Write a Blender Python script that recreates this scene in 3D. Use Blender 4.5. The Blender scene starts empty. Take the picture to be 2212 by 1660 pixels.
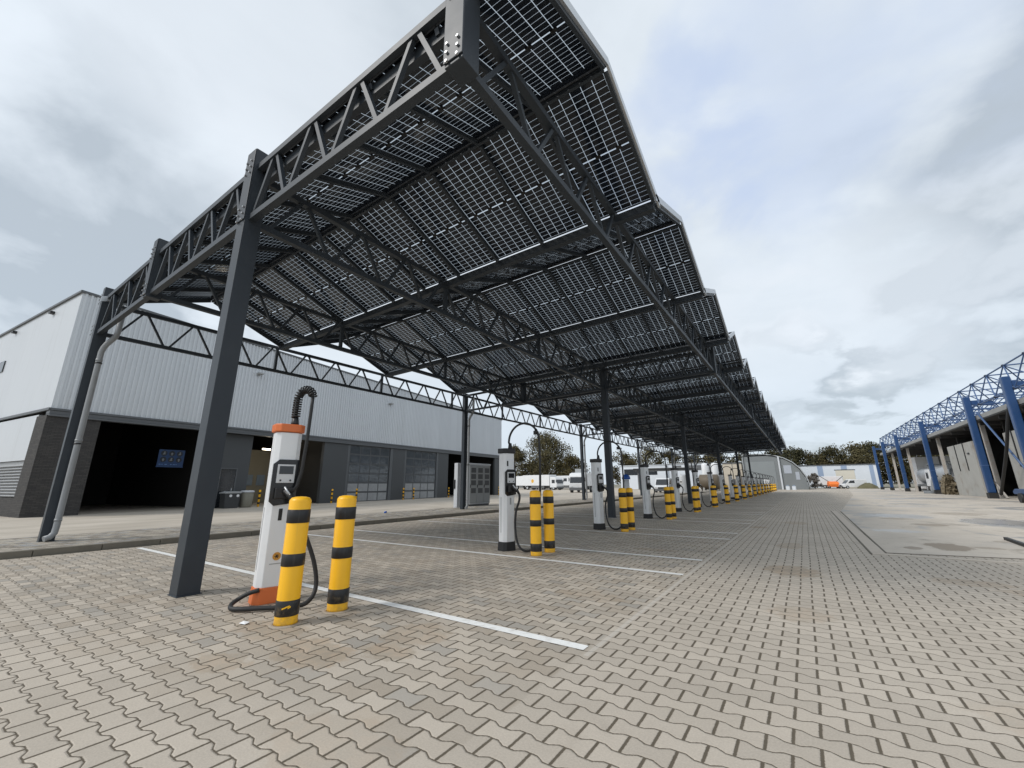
import bpy, math, random
from mathutils import Vector, Matrix
random.seed(7)
R = math.radians
SC = bpy.context.scene
COL = SC.collection

# ------------------------------------------------------------------ camera
cam_d = bpy.data.cameras.new('camera')
cam = bpy.data.objects.new('camera', cam_d); COL.objects.link(cam)
SC.camera = cam
cam_d.sensor_fit = 'HORIZONTAL'; cam_d.sensor_width = 36.0
cam_d.lens = 902.286 / 2212 * 36.0
cam_d.shift_x = -(1109.0241 - 1106) / 2212
cam_d.shift_y = (811.2522 - 830) / 2212
cam_d.clip_start = 0.05; cam_d.clip_end = 3000
def cam_axes():
    pitch, yaw, roll = .256, .5924, -.0053
    fw = Vector((-math.sin(yaw)*math.cos(pitch), math.cos(yaw)*math.cos(pitch), math.sin(pitch)))
    r0 = Vector((math.cos(yaw), math.sin(yaw), 0)); u0 = r0.cross(fw)
    c, s = math.cos(roll), math.sin(roll)
    return c*r0 + s*u0, -s*r0 + c*u0, fw
_r, _u, _f = cam_axes()
cam.matrix_world = Matrix(((_r.x, _u.x, -_f.x, 0), (_r.y, _u.y, -_f.y, 0), (_r.z, _u.z, -_f.z, 1.3), (0, 0, 0, 1)))

# ------------------------------------------------------------------ view
SC.view_settings.view_transform = 'Standard'
SC.view_settings.look = 'None'
SC.view_settings.gamma = 1.0
SC.view_settings.exposure = 0.38
SC.cycles.max_bounces = 8
SC.cycles.transparent_max_bounces = 12

# ------------------------------------------------------------------ node helper
class NT:
    def __init__(self, tree): self.t = tree
    def node(self, kind, **kw):
        n = self.t.nodes.new(kind)
        for k, v in kw.items(): setattr(n, k, v)
        return n
    def link(self, a, b): self.t.links.new(a, b)
    def put(self, sock, v):
        if isinstance(v, bpy.types.NodeSocket): self.link(v, sock)
        else: sock.default_value = v
    def m(self, op, a, b=None, c=None, clamp=False):
        n = self.node('ShaderNodeMath', operation=op, use_clamp=clamp)
        self.put(n.inputs[0], a)
        if b is not None: self.put(n.inputs[1], b)
        if c is not None: self.put(n.inputs[2], c)
        return n.outputs[0]
    def mix(self, f, a, b, blend='MIX'):
        n = self.node('ShaderNodeMix', data_type='RGBA', blend_type=blend)
        self.put(n.inputs[0], f); self.put(n.inputs[6], a); self.put(n.inputs[7], b)
        return n.outputs[2]
    def ramp(self, v, lo, hi):
        n = self.node('ShaderNodeMapRange', interpolation_type='SMOOTHSTEP')
        self.put(n.inputs[0], v); n.inputs[1].default_value = lo; n.inputs[2].default_value = hi
        return n.outputs[0]
    def noise(self, vec, scale, detail=4.0, rough=.55, dist=0.0):
        n = self.node('ShaderNodeTexNoise')
        if vec is not None: self.link(vec, n.inputs['Vector'])
        n.inputs['Scale'].default_value = scale; n.inputs['Detail'].default_value = detail
        n.inputs['Roughness'].default_value = rough; n.inputs['Distortion'].default_value = dist
        return n.outputs[0]
    def xyz(self, vec):
        n = self.node('ShaderNodeSeparateXYZ'); self.link(vec, n.inputs[0]); return n.outputs
    def comb(self, x, y, z):
        n = self.node('ShaderNodeCombineXYZ')
        self.put(n.inputs[0], x); self.put(n.inputs[1], y); self.put(n.inputs[2], z); return n.outputs[0]
    def white(self, vec):
        n = self.node('ShaderNodeTexWhiteNoise', noise_dimensions='3D'); self.link(vec, n.inputs['Vector']); return n.outputs[0]

def rgb(r, g, b): return (r, g, b, 1.0)

# ------------------------------------------------------------------ world: overcast sky over a Nishita base
SUN_EL, SUN_AZ = R(42), math.atan2(-.55, -.80)       # direction towards the sun: from behind the camera, left
sun_dir = Vector((math.cos(SUN_EL)*-.566, math.cos(SUN_EL)*-.824, math.sin(SUN_EL)))
W = bpy.data.worlds.new('World'); SC.world = W; W.use_nodes = True
wt = W.node_tree; wt.nodes.clear(); n = NT(wt)
out = n.node('ShaderNodeOutputWorld'); bg = n.node('ShaderNodeBackground'); bg.inputs[1].default_value = .1
n.link(bg.outputs[0], out.inputs[0])
sky = n.node('ShaderNodeTexSky', sky_type='NISHITA'); sky.sun_disc = False
sky.sun_elevation = SUN_EL; sky.sun_rotation = math.atan2(sun_dir.x, sun_dir.y)
tc = n.node('ShaderNodeTexCoord'); D = tc.outputs['Generated']
x, y, z = n.xyz(D)
zc = n.m('ADD', n.m('MAXIMUM', z, 0.0), .34)
P2 = n.comb(n.m('DIVIDE', x, zc), n.m('DIVIDE', y, zc), 0.0)
n1 = n.noise(P2, 1.15, 9, .56, .45)
n2 = n.noise(P2, 3.1, 6, .52, .25)
n3 = n.noise(n.comb(n.m('ADD', n.m('MULTIPLY', x, 1.0), n.m('MULTIPLY', z, .6)), n.m('MULTIPLY', y, .8), n.m('MULTIPLY', z, 2.4)), 2.3, 8, .55, .5)
def blob(dx, dy, dz, ang, wob=.10):
    """soft region of sky round a direction, edge broken by the cloud noise"""
    v = n.node('ShaderNodeVectorMath', operation='DOT_PRODUCT'); n.link(D, v.inputs[0]); v.inputs[1].default_value = (dx, dy, dz)
    w = n.m('ADD', v.outputs['Value'], n.m('MULTIPLY', n.m('SUBTRACT', n2, .5), wob))
    return n.ramp(w, math.cos(R(ang)), math.cos(R(ang*.18)))
dens = n.ramp(n.m('ADD', n.m('MULTIPLY', n1, .55), n.m('MULTIPLY', n3, .45)), .31, .66)
LIGHT = rgb(7.0, 7.55, 8.05); GREY = rgb(4.1, 4.6, 5.05); BLUE = rgb(5.0, 5.8, 7.3); HORZ = rgb(5.8, 6.5, 7.3)
base = n.mix(n.ramp(z, .0, .30), HORZ, LIGHT)
g = n.m('MULTIPLY', n.m('SUBTRACT', 1.0, dens), .52)
for (dx, dy, dz, a, k) in [(-.883, .162, .44, 15, .6), (-.93, .20, .30, 12, .25), (-.518, .302, .80, 20, .3), (-.96, -.02, .32, 14, .2), (.302, .859, .414, 14, .5),
                           (.40, .80, .44, 14, .5), (.238, .944, .23, 9, .42), (.33, .92, .20, 8, .35), (.041, .976, .213, 7, .34), (.13, .97, .20, 6, .3)]:
    g = n.m('ADD', g, n.m('MULTIPLY', blob(dx, dy, dz, a), k))
g = n.m('MULTIPLY', g, n.m('ADD', .45, n.m('MULTIPLY', n2, 1.1)), clamp=True)
c1 = n.mix(g, base, GREY)
b = n.m('MULTIPLY', blob(.085, .761, .643, 17, .14), .62)
b = n.m('ADD', b, n.m('MULTIPLY', blob(-.125, .756, .642, 12, .14), .4), clamp=True)
c2 = n.mix(b, c1, BLUE)
l = n.m('MULTIPLY', n.m('ADD', blob(-.694, .269, .668, 14), n.m('ADD', blob(.19, .925, .328, 11), blob(-.02, .95, .30, 9))), .55, clamp=True)
c3 = n.mix(l, c2, rgb(6.9, 7.35, 7.8))
mx = n.mix(.88, sky.outputs[0], c3)
n.link(mx, bg.inputs[0])

sd = bpy.data.lights.new('sun', 'SUN'); sd.energy = 1.5; sd.angle = R(14); sd.color = (1.0, .965, .915)
so = bpy.data.objects.new('sun', sd); COL.objects.link(so)
so.rotation_euler = sun_dir.to_track_quat('Z', 'Y').to_euler()

# ------------------------------------------------------------------ materials
MATS = {}
def paint(name, col, rough=.5, var=.12, scale=4.0, metal=0.0, bump=0.0, bscale=60.0, dirt=None, dirt_amt=.35, spec=.5, dscale=2.2):
    if name in MATS: return MATS[name]
    m = bpy.data.materials.new(name); m.use_nodes = True; t = NT(m.node_tree)
    p = m.node_tree.nodes['Principled BSDF']
    geo = t.node('ShaderNodeNewGeometry'); pos = geo.outputs['Position']
    a = t.noise(pos, scale, 5, .6)
    k = t.m('ADD', 1.0 - var, t.m('MULTIPLY', a, 2*var))
    c = t.mix(1.0, rgb(*col), t.comb(k, k, k), 'MULTIPLY')
    if dirt:
        dn = t.ramp(t.noise(pos, dscale, 8, .65, .4), .50, .72)
        c = t.mix(t.m('MULTIPLY', dn, dirt_amt), c, rgb(*dirt))
    t.link(c, p.inputs['Base Color'])
    t.put(p.inputs['Roughness'], t.m('ADD', rough - .06, t.m('MULTIPLY', a, .12), clamp=True))
    p.inputs['Metallic'].default_value = metal
    p.inputs['Specular IOR Level'].default_value = spec
    if bump:
        bn = t.node('ShaderNodeBump'); bn.inputs['Strength'].default_value = bump; bn.inputs['Distance'].default_value = .01
        t.link(t.noise(pos, bscale, 4, .6), bn.inputs['Height']); t.link(bn.outputs[0], p.inputs['Normal'])
    MATS[name] = m; return m
STEEL = paint('anthracite_paint', (.036, .044, .054), .46, .14, 3, spec=.36, dirt=(.06, .066, .073), dirt_amt=.25)
STEEL_IN = STEEL
BLACK = paint('black_plastic', (.014, .014, .015), .45, .1, 6)
RUBBER = paint('black_rubber', (.02, .02, .021), .6, .15, 9)
ALU = paint('aluminium', (.55, .57, .59), .38, .08, 5, metal=.6)
BOLT = paint('zinc_bolt', (.45, .46, .47), .35, .1, 20, metal=.8)
PVC = paint('grey_pvc', (.30, .31, .32), .42, .08, 3, dirt=(.16, .15, .13), dirt_amt=.3)
def bollard_mat(name, col, grime):
    m = bpy.data.materials.new(name); m.use_nodes = True; t = NT(m.node_tree); p = m.node_tree.nodes['Principled BSDF']
    geo = t.node('ShaderNodeNewGeometry'); pos = geo.outputs['Position']; x, y, z = t.xyz(pos)
    a = t.noise(pos, 5, 5, .6); k = t.m('ADD', .94, t.m('MULTIPLY', a, .12))
    c = t.mix(1.0, rgb(*col), t.comb(k, k, k), 'MULTIPLY')
    sp = t.m('SUBTRACT', t.m('ADD', t.noise(pos, 16, 6, .7), t.m('MULTIPLY', t.m('SUBTRACT', .30, z), 1.1)), .62)
    c = t.mix(t.m('MULTIPLY', t.ramp(sp, .0, .30), .38), c, rgb(.26, .19, .10))                                  # splashed mud low down
    sc = t.ramp(t.noise(t.comb(t.m('MULTIPLY', x, 14), t.m('MULTIPLY', y, 14), t.m('MULTIPLY', z, 45)), 1.0, 3, .7, .8), .70, .76)
    c = t.mix(t.m('MULTIPLY', sc, .55), c, rgb(*grime))                                                          # scuffs
    sr = t.ramp(t.noise(t.comb(t.m('MULTIPLY', x, 30), t.m('MULTIPLY', y, 30), t.m('MULTIPLY', z, 2.2)), 1.0, 4, .6), .55, .75)
    c = t.mix(t.m('MULTIPLY', sr, .18), c, rgb(*grime))
    t.link(c, p.inputs['Base Color']); t.put(p.inputs['Roughness'], t.m('ADD', .30, t.m('MULTIPLY', a, .22)))
    return m
YELLOW = bollard_mat('bollard_yellow', (.95, .50, .010), (.50, .30, .07))
BANDBLK = bollard_mat('band_black', (.012, .012, .013), (.11, .10, .09))
ORANGE = paint('charger_orange', (.70, .17, .045), .45, .06, 4)
CHGWHITE = paint('charger_white', (.80, .81, .82), .35, .04, 3, dirt=(.42, .40, .37), dirt_amt=.14, dscale=3)
DARKPANEL = paint('charger_black_panel', (.012, .013, .015), .22, .1, 6, spec=.6)
SCREEN = paint('screen_glass', (.015, .017, .02), .08, .1, 5, spec=.7)
SCREENGREY = paint('screen_surround', (.62, .63, .64), .35, .04, 6)
LINE = paint('line_paint', (.87, .87, .85), .6, .08, 9, dirt=(.48, .45, .40), dirt_amt=.5, dscale=11)
def clad_mat():
    m = bpy.data.materials.new('cladding_silver'); m.use_nodes = True; t = NT(m.node_tree); p = m.node_tree.nodes['Principled BSDF']
    tc_ = t.node('ShaderNodeTexCoord'); x, y, z = t.xyz(tc_.outputs['Object'])
    c = t.mix(t.noise(tc_.outputs['Object'], .35, 4, .6), rgb(.575, .60, .63), rgb(.635, .66, .685))
    sh = t.white(t.comb(t.m('FLOOR', t.m('DIVIDE', y, 1.0)), t.m('FLOOR', t.m('DIVIDE', x, 3.0)), 0.0))          # sheets differ a little
    k = t.m('ADD', .965, t.m('MULTIPLY', sh, .06)); c = t.mix(1.0, c, t.comb(k, k, k), 'MULTIPLY')
    st = t.ramp(t.noise(t.comb(t.m('MULTIPLY', x, 3.2), t.m('MULTIPLY', y, 3.2), t.m('MULTIPLY', z, .16)), 1.0, 6, .65), .52, .74)
    c = t.mix(t.m('MULTIPLY', st, .22), c, rgb(.36, .36, .35))                                                     # rain streaks
    t.link(c, p.inputs['Base Color']); p.inputs['Roughness'].default_value = .42; p.inputs['Metallic'].default_value = .1
    bn = t.node('ShaderNodeBump'); bn.inputs['Strength'].default_value = .12; bn.inputs['Distance'].default_value = .03
    t.link(t.noise(tc_.outputs['Object'], .9, 3, .5), bn.inputs['Height']); t.link(bn.outputs[0], p.inputs['Normal'])
    return m
CLAD = clad_mat()
CLAD_TRIM = paint('cladding_trim', (.46, .48, .50), .4, .05, 2)
EAVE = paint('eave_trim_grey', (.10, .107, .115), .45, .1, 2)
PIERGREY = paint('panel_dark_grey', (.062, .067, .072), .55, .07, 1.2)
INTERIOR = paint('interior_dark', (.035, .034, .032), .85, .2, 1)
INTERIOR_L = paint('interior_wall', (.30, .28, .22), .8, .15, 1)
GLASSD = paint('door_glass', (.075, .085, .095), .05, .5, 1.6, spec=1.0, bump=1.0, bscale=2.2)
GLASSW = paint('window_dark', (.02, .023, .027), .1, .2, 2, spec=.8)
WHITEV = paint('vehicle_white', (.74, .75, .76), .3, .04, 1.5, dirt=(.45, .43, .40), dirt_amt=.25)
CONCR = paint('concrete_wall', (.40, .395, .37), .85, .14, .9, bump=.3, bscale=12, dirt=(.24, .19, .15), dirt_amt=.55, dscale=.8)
BLUE_P = paint('gantry_blue', (.020, .066, .185), .42, .16, 1.5, dirt=(.05, .09, .17), dirt_amt=.4)
BLUE_T = paint('frame_blue', (.07, .13, .27), .45, .15, 1.5)
BLUE_B = paint('blue_plastic', (.02, .10, .42), .4, .1, 4)
WOODP = paint('pale_post', (.50, .47, .43), .7, .12, 2, dirt=(.38, .20, .10), dirt_amt=.4)
ROOFGREY = paint('roof_edge_grey', (.30, .30, .29), .75, .2, 1)
KERB = paint('kerb_concrete', (.20, .18, .145), .85, .18, 2.5, bump=.3, bscale=40, dirt=(.13, .115, .09), dirt_amt=.7, dscale=1.6)
FARWHITE = paint('far_white_cladding', (.68, .72, .77), .6, .05, .3)
FARBLUE = paint('far_blue_panel', (.30, .38, .52), .6, .05, .3)
BEIGE = paint('far_beige_wall', (.56, .50, .41), .8, .1, .3)
HANGAR = paint('hangar_sheet', (.27, .29, .30), .5, .1, .5, dirt=(.25, .27, .28), dirt_amt=.5, dscale=.4)
HANGAR_D = paint('hangar_front', (.20, .215, .22), .6, .12, .5, dirt=(.17, .19, .20), dirt_amt=.4, dscale=.4)
BROWNT = paint('brown_tank', (.12, .095, .065), .6, .2, 1)
CABGREY = paint('cabinet_grey', (.36, .37, .375), .5, .05, 2)
CABLITE = paint('cabinet_side', (.60, .62, .65), .45, .04, 2)
CABDARK = paint('cabinet_vent', (.12, .125, .13), .6, .1, 8)
BINGREY = paint('bin_stone', (.23, .22, .18), .7, .15, 6)
DARKBIN = paint('bin_dark', (.045, .047, .05), .5, .15, 4)
HOSEG = paint('hose_grey', (.26, .28, .30), .6, .15, 6)
NETB = paint('netting_brown', (.20, .165, .11), .9, .35, 5)
BARK = paint('bark', (.09, .07, .05), .9, .25, 4)

def emis(name, col, s):
    m = bpy.data.materials.new(name); m.use_nodes = True; t = m.node_tree; t.nodes.clear()
    e = t.nodes.new('ShaderNodeEmission'); o = t.nodes.new('ShaderNodeOutputMaterial')
    e.inputs[0].default_value = rgb(*col); e.inputs[1].default_value = s; t.links.new(e.outputs[0], o.inputs[0]); return m
TUBE = emis('lit_tube', (1.0, .86, .66), 14.0)

def leaf_mat(name, c0, c1):
    m = bpy.data.materials.new(name); m.use_nodes = True; t = NT(m.node_tree); p = m.node_tree.nodes['Principled BSDF']
    geo = t.node('ShaderNodeNewGeometry')
    a = t.noise(geo.outputs['Position'], .55, 4, .6)
    r = t.m('ADD', t.m('MULTIPLY', t.ramp(a, .35, .65), .6), t.m('MULTIPLY', geo.outputs['Random Per Island'], .4))
    t.link(t.mix(r, rgb(*c0), rgb(*c1)), p.inputs['Base Color'])
    p.inputs['Roughness'].default_value = .8
    p.inputs['Specular IOR Level'].default_value = .2
    return m
LEAF = leaf_mat('autumn_leaves', (.035, .034, .014), (.125, .100, .045))
LEAF2 = leaf_mat('brown_green_leaves', (.042, .042, .020), (.155, .130, .065))
LEAF3 = leaf_mat('dark_leaves', (.030, .034, .017), (.095, .085, .042))

def paving_mat():
    m = bpy.data.materials.new('interlocking_pavers'); m.use_nodes = True; t = NT(m.node_tree); p = m.node_tree.nodes['Principled BSDF']
    geo = t.node('ShaderNodeNewGeometry'); pos = geo.outputs['Position']
    L, Wd, A = .242, .140, .0135
    x, y, z = t.xyz(pos)
    wob = t.noise(pos, .8, 2, .5)
    yy = t.m('ADD', y, t.m('MULTIPLY', t.m('SUBTRACT', wob, .5), .03))
    xx = t.m('ADD', x, t.m('MULTIPLY', t.m('SUBTRACT', t.noise(pos, .6, 2, .5), .5), .03))
    # trapezoid wave along x, period L
    fx = t.m('FRACT', t.m('DIVIDE', xx, L))
    tri = t.m('SUBTRACT', t.m('MULTIPLY', t.m('ABSOLUTE', t.m('SUBTRACT', fx, .5)), 4.0), 1.0)     # 1 at joints, -1 mid
    trap = t.m('MAXIMUM', t.m('MINIMUM', t.m('MULTIPLY', tri, 2.6), 1.0), -1.0)
    v = t.m('DIVIDE', yy, Wd)
    nb = t.m('FLOOR', t.m('ADD', v, .5))
    par = t.m('SUBTRACT', 1.0, t.m('MULTIPLY', t.m('ABSOLUTE', t.m('MODULO', nb, 2.0)), 2.0))
    d = t.m('SUBTRACT', t.m('SUBTRACT', v, nb), t.m('MULTIPLY', par, t.m('MULTIPLY', trap, A/Wd)))
    row = t.m('SUBTRACT', nb, t.m('LESS_THAN', d, 0.0))
    dw = t.m('MULTIPLY', t.m('ABSOLUTE', d), Wd)                       # distance to the wavy joint
    # heads: rows alternate
    rp = t.m('ABSOLUTE', t.m('MODULO', row, 2.0))
    xs = t.m('ADD', t.m('DIVIDE', xx, L), t.m('MULTIPLY', t.m('SUBTRACT', 1.0, rp), .5))
    bid = t.m('FLOOR', t.m('ADD', xs, .5))
    # joints of odd rows at x = k*L (bid rounds), even rows at half
    hd = t.m('SUBTRACT', xs, bid)
    dh = t.m('MULTIPLY', t.m('ABSOLUTE', hd), L)
    blk = t.m('FLOOR', xs)
    rag = t.m('MULTIPLY', t.m('SUBTRACT', t.noise(pos, 55, 4, .7), .5), .011)
    dw = t.m('ADD', dw, rag); dh = t.m('ADD', dh, rag)
    gap = t.m('MINIMUM', t.ramp(dw, .0022, .0066), t.ramp(dh, .0055, .0115))   # 0 in the joint, 1 on the block
    rnd = t.white(t.comb(blk, row, 0.0))
    rnd2 = t.white(t.comb(blk, row, 7.0))
    # masks
    edge = t.m('ADD', x, t.m('MULTIPLY', t.m('SUBTRACT', t.noise(pos, 5, 2, .5), .5), .02))
    bayx = t.ramp(edge, -1.64, -1.68)
    by = t.m('SUBTRACT', y, t.m('MULTIPLY', t.m('ADD', x, 5.0), .17))
    bayy = t.ramp(t.m('ADD', by, t.m('MULTIPLY', t.m('SUBTRACT', rnd2, .5), .5)), 1.0, 1.75)
    bay = t.m('MULTIPLY', bayx, bayy)
    fine = t.m('ADD', t.m('MULTIPLY', t.noise(pos, 260, 3, .7), .5), t.m('MULTIPLY', t.ramp(t.noise(pos, 85, 4, .75), .32, .68), .5))
    mid = t.noise(pos, 7, 5, .6)
    big = t.noise(pos, .35, 5, .6)
    kk = t.m('ADD', .76, t.m('ADD', t.m('MULTIPLY', fine, .32), t.m('ADD', t.m('MULTIPLY', mid, .10), t.m('MULTIPLY', t.m('SUBTRACT', rnd, .5), .15))))
    road = t.mix(1.0, t.mix(t.ramp(big, .3, .7), rgb(.455, .402, .337), rgb(.52, .462, .39)), t.comb(kk, kk, kk), 'MULTIPLY')
    kb = t.m('ADD', .73, t.m('ADD', t.m('MULTIPLY', fine, .24), t.m('ADD', t.m('MULTIPLY', mid, .12), t.m('MULTIPLY', t.m('SUBTRACT', rnd, .5), .26))))
    bayc = t.mix(1.0, t.mix(t.ramp(rnd2, .55, .95), rgb(.50, .442, .37), rgb(.455, .393, .32)), t.comb(kb, kb, kb), 'MULTIPLY')
    bayc = t.mix(t.m('MULTIPLY', t.ramp(t.white(t.comb(blk, row, 3.0)), .84, .92), .45), bayc, rgb(.27, .265, .25))
    c = t.mix(bay, road, bayc)
    # sand and rust stains with their own outlines
    sn = t.m('MULTIPLY', t.m('SUBTRACT', t.noise(pos, 5.5, 7, .72), .5), 1.7)
    stain = None
    for (sx, sy, rx, ry, k) in [(-.36, 8.14, .42, .55, .85), (-.45, 11.24, .28, .6, .6), (-.24, 5.6, .32, .35, .5), (-.44, 17.7, .4, .8, .6),
                                (-1.36, 15.4, .25, .35, .9), (1.65, 8.45, .5, .3, .6), (2.4, 8.0, .7, .35, .6), (-2.7, 9.2, .5, .16, .7), (-3.5, 2.25, .45, .3, .8),
                                (-4.3, 2.35, .5, .28, .6), (-2.4, 5.1, .5, .25, .5), (-3.1, 3.0, .35, .35, .6), (-6.9, 2.0, .3, .2, .35), (-3.9, 1.75, .3, .2, .6), (-3.0, 2.6, .3, .18, .7), (-4.30,2.42,.22,.20,.5), (-4.28,3.02,.24,.2,.5), (-5.3,2.75,.45,.35,.3), (-4.3,7.3,.3,.28,.45), (-4.3,7.8,.28,.26,.4), (-4.3,12.2,.35,.4,.4), (-8.2,4.6,.7,.5,.35), (-2.2,1.6,.5,.3,.3), (.9,3.9,.35,.3,.3), (2.9,5.2,.5,.35,.3), (1.4,13.5,.5,.9,.4)]:
        dx = t.m('DIVIDE', t.m('SUBTRACT', x, sx), rx); dy = t.m('DIVIDE', t.m('SUBTRACT', y, sy), ry)
        q = t.m('ADD', t.m('SQRT', t.m('ADD', t.m('MULTIPLY', dx, dx), t.m('MULTIPLY', dy, dy))), sn)
        q = t.m('MULTIPLY', t.ramp(q, .98, .74), k)
        stain = q if stain is None else t.m('MAXIMUM', stain, q)
    c = t.mix(t.m('MULTIPLY', stain, .62), c, t.mix(t.ramp(mid, .4, .6), rgb(.40, .285, .185), rgb(.27, .215, .15)))
    # general grime
    gr = t.ramp(t.noise(pos, 1.4, 7, .68, .5), .54, .78)
    c = t.mix(t.m('MULTIPLY', gr, .32), c, rgb(.25, .215, .175))
    # efflorescence (pale bloom)
    ef = t.m('MULTIPLY', t.ramp(t.noise(pos, 2.3, 6, .7, .8), .60, .80), t.ramp(t.noise(pos, 30, 3, .6), .42, .6))
    c = t.mix(t.m('MULTIPLY', ef, .32), c, rgb(.62, .60, .56))
    jc = t.mix(t.noise(pos, 9, 3, .6), rgb(.085, .07, .05), rgb(.15, .125, .092))
    c = t.mix(gap, jc, c)
    # pale edge course between bays and lane
    es = t.m('MULTIPLY', t.m('LESS_THAN', t.m('ABSOLUTE', t.m('ADD', x, 1.62)), .020), t.m('GREATER_THAN', y, 3.4))
    c = t.mix(t.m('MULTIPLY', es, .38), c, rgb(.62, .59, .54))
    t.link(c, p.inputs['Base Color'])
    p.inputs['Roughness'].default_value = .82
    p.inputs['Specular IOR Level'].default_value = .3
    h = t.m('ADD', t.m('MULTIPLY', t.m('MINIMUM', t.ramp(dw, .002, .012), t.ramp(dh, .003, .014)), 1.0),
            t.m('ADD', t.m('MULTIPLY', fine, .10), t.m('MULTIPLY', rnd, .25)))
    bn = t.node('ShaderNodeBump'); bn.inputs['Strength'].default_value = .55; bn.inputs['Distance'].default_value = .007
    t.link(h, bn.inputs['Height']); t.link(bn.outputs[0], p.inputs['Normal'])
    return m
PAVING = paving_mat()

def slab_mat():
    m = bpy.data.materials.new('worn_concrete_slab'); m.use_nodes = True; t = NT(m.node_tree); p = m.node_tree.nodes['Principled BSDF']
    geo = t.node('ShaderNodeNewGeometry'); pos = geo.outputs['Position']
    x, y, z = t.xyz(pos)
    sp = t.comb(t.m('MULTIPLY', x, .55), t.m('MULTIPLY', y, .40), 0.0)
    a = t.noise(sp, .9, 7, .62, .5)
    f = t.noise(pos, 90, 3, .65)
    k = t.m('ADD', .86, t.m('MULTIPLY', f, .26))
    c = t.mix(t.ramp(a, .3, .7), rgb(.49, .435, .365), rgb(.575, .515, .44))
    c = t.mix(1.0, c, t.comb(k, k, k), 'MULTIPLY')
    wet = t.ramp(t.noise(sp, .62, 6, .6, 1.0), .525, .60)
    wet = t.m('MULTIPLY', wet, t.ramp(y, 12.5, 16.0))
    br = t.ramp(t.noise(sp, 1.6, 6, .62, .9), .57, .66)
    c = t.mix(t.m('MULTIPLY', br, .62), c, rgb(.25, .215, .175))
    c = t.mix(t.m('MULTIPLY', t.ramp(t.noise(pos, 2.6, 7, .7, .6), .50, .70), .35), c, rgb(.33, .29, .24))
    c = t.mix(t.m('MULTIPLY', wet, .7), c, rgb(.22, .22, .215))
    sn = t.m('MULTIPLY', t.m('SUBTRACT', t.noise(t.comb(t.m('MULTIPLY', x, .9), t.m('MULTIPLY', y, .5), 0.0), 3.2, 7, .7), .5), 1.6)
    def spots(lst):
        acc = None
        for (sx, sy, rx, ry, k) in lst:
            dx = t.m('DIVIDE', t.m('SUBTRACT', x, sx), rx); dy = t.m('DIVIDE', t.m('SUBTRACT', y, sy), ry)
            q = t.m('ADD', t.m('SQRT', t.m('ADD', t.m('MULTIPLY', dx, dx), t.m('MULTIPLY', dy, dy))), sn)
            q = t.m('MULTIPLY', t.ramp(q, 1.0, .78), k); acc = q if acc is None else t.m('MAXIMUM', acc, q)
        return acc
    brown = spots([(2.3,12.8,.42,.75,.95),(1.65,12.2,.16,.3,.8),(2.9,12.9,.35,.22,.6),(3.1,18.9,.5,.6,.7),(3.45,14.4,.14,.2,.6),(2.6,21.5,.5,.5,.5),(5.2,26,.9,1.4,.5)])
    pud = spots([(3.0,23.3,1.15,1.5,.9),(5.2,21.3,1.1,1.8,.95),(1.95,16.2,.62,.5,.85),(7.5,49,3.2,2.2,.8),(9.5,60,2.5,2,.6),(4.5,33,1.2,1.5,.5)])
    c = t.mix(t.m('MULTIPLY', brown, .85), c, rgb(.235, .19, .14))
    c = t.mix(t.m('MULTIPLY', pud, .55), c, rgb(.24, .23, .215))
    wet = t.m('MAXIMUM', t.m('MULTIPLY', wet, .6), pud)
    # slab joints
    jx = t.m('ABSOLUTE', t.m('SUBTRACT', t.m('FRACT', t.m('DIVIDE', t.m('SUBTRACT', x, 1.1), 5.0)), .5))
    jy = t.m('ABSOLUTE', t.m('SUBTRACT', t.m('FRACT', t.m('DIVIDE', t.m('SUBTRACT', y, 11.1), 7.0)), .5))
    j = t.m('MAXIMUM', t.m('GREATER_THAN', jx, .4975), t.m('GREATER_THAN', jy, .4985))
    c = t.mix(t.m('MULTIPLY', j, .6), c, rgb(.12, .11, .09))
    t.link(c, p.inputs['Base Color'])
    t.put(p.inputs['Roughness'], t.m('SUBTRACT', .85, t.m('MULTIPLY', wet, .62)))
    bn = t.node('ShaderNodeBump'); bn.inputs['Strength'].default_value = .25; bn.inputs['Distance'].default_value = .006
    t.link(t.m('MULTIPLY', f, t.m('SUBTRACT', 1.0, wet)), bn.inputs['Height']); t.link(bn.outputs[0], p.inputs['Normal'])
    return m
SLAB = slab_mat()

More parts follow.
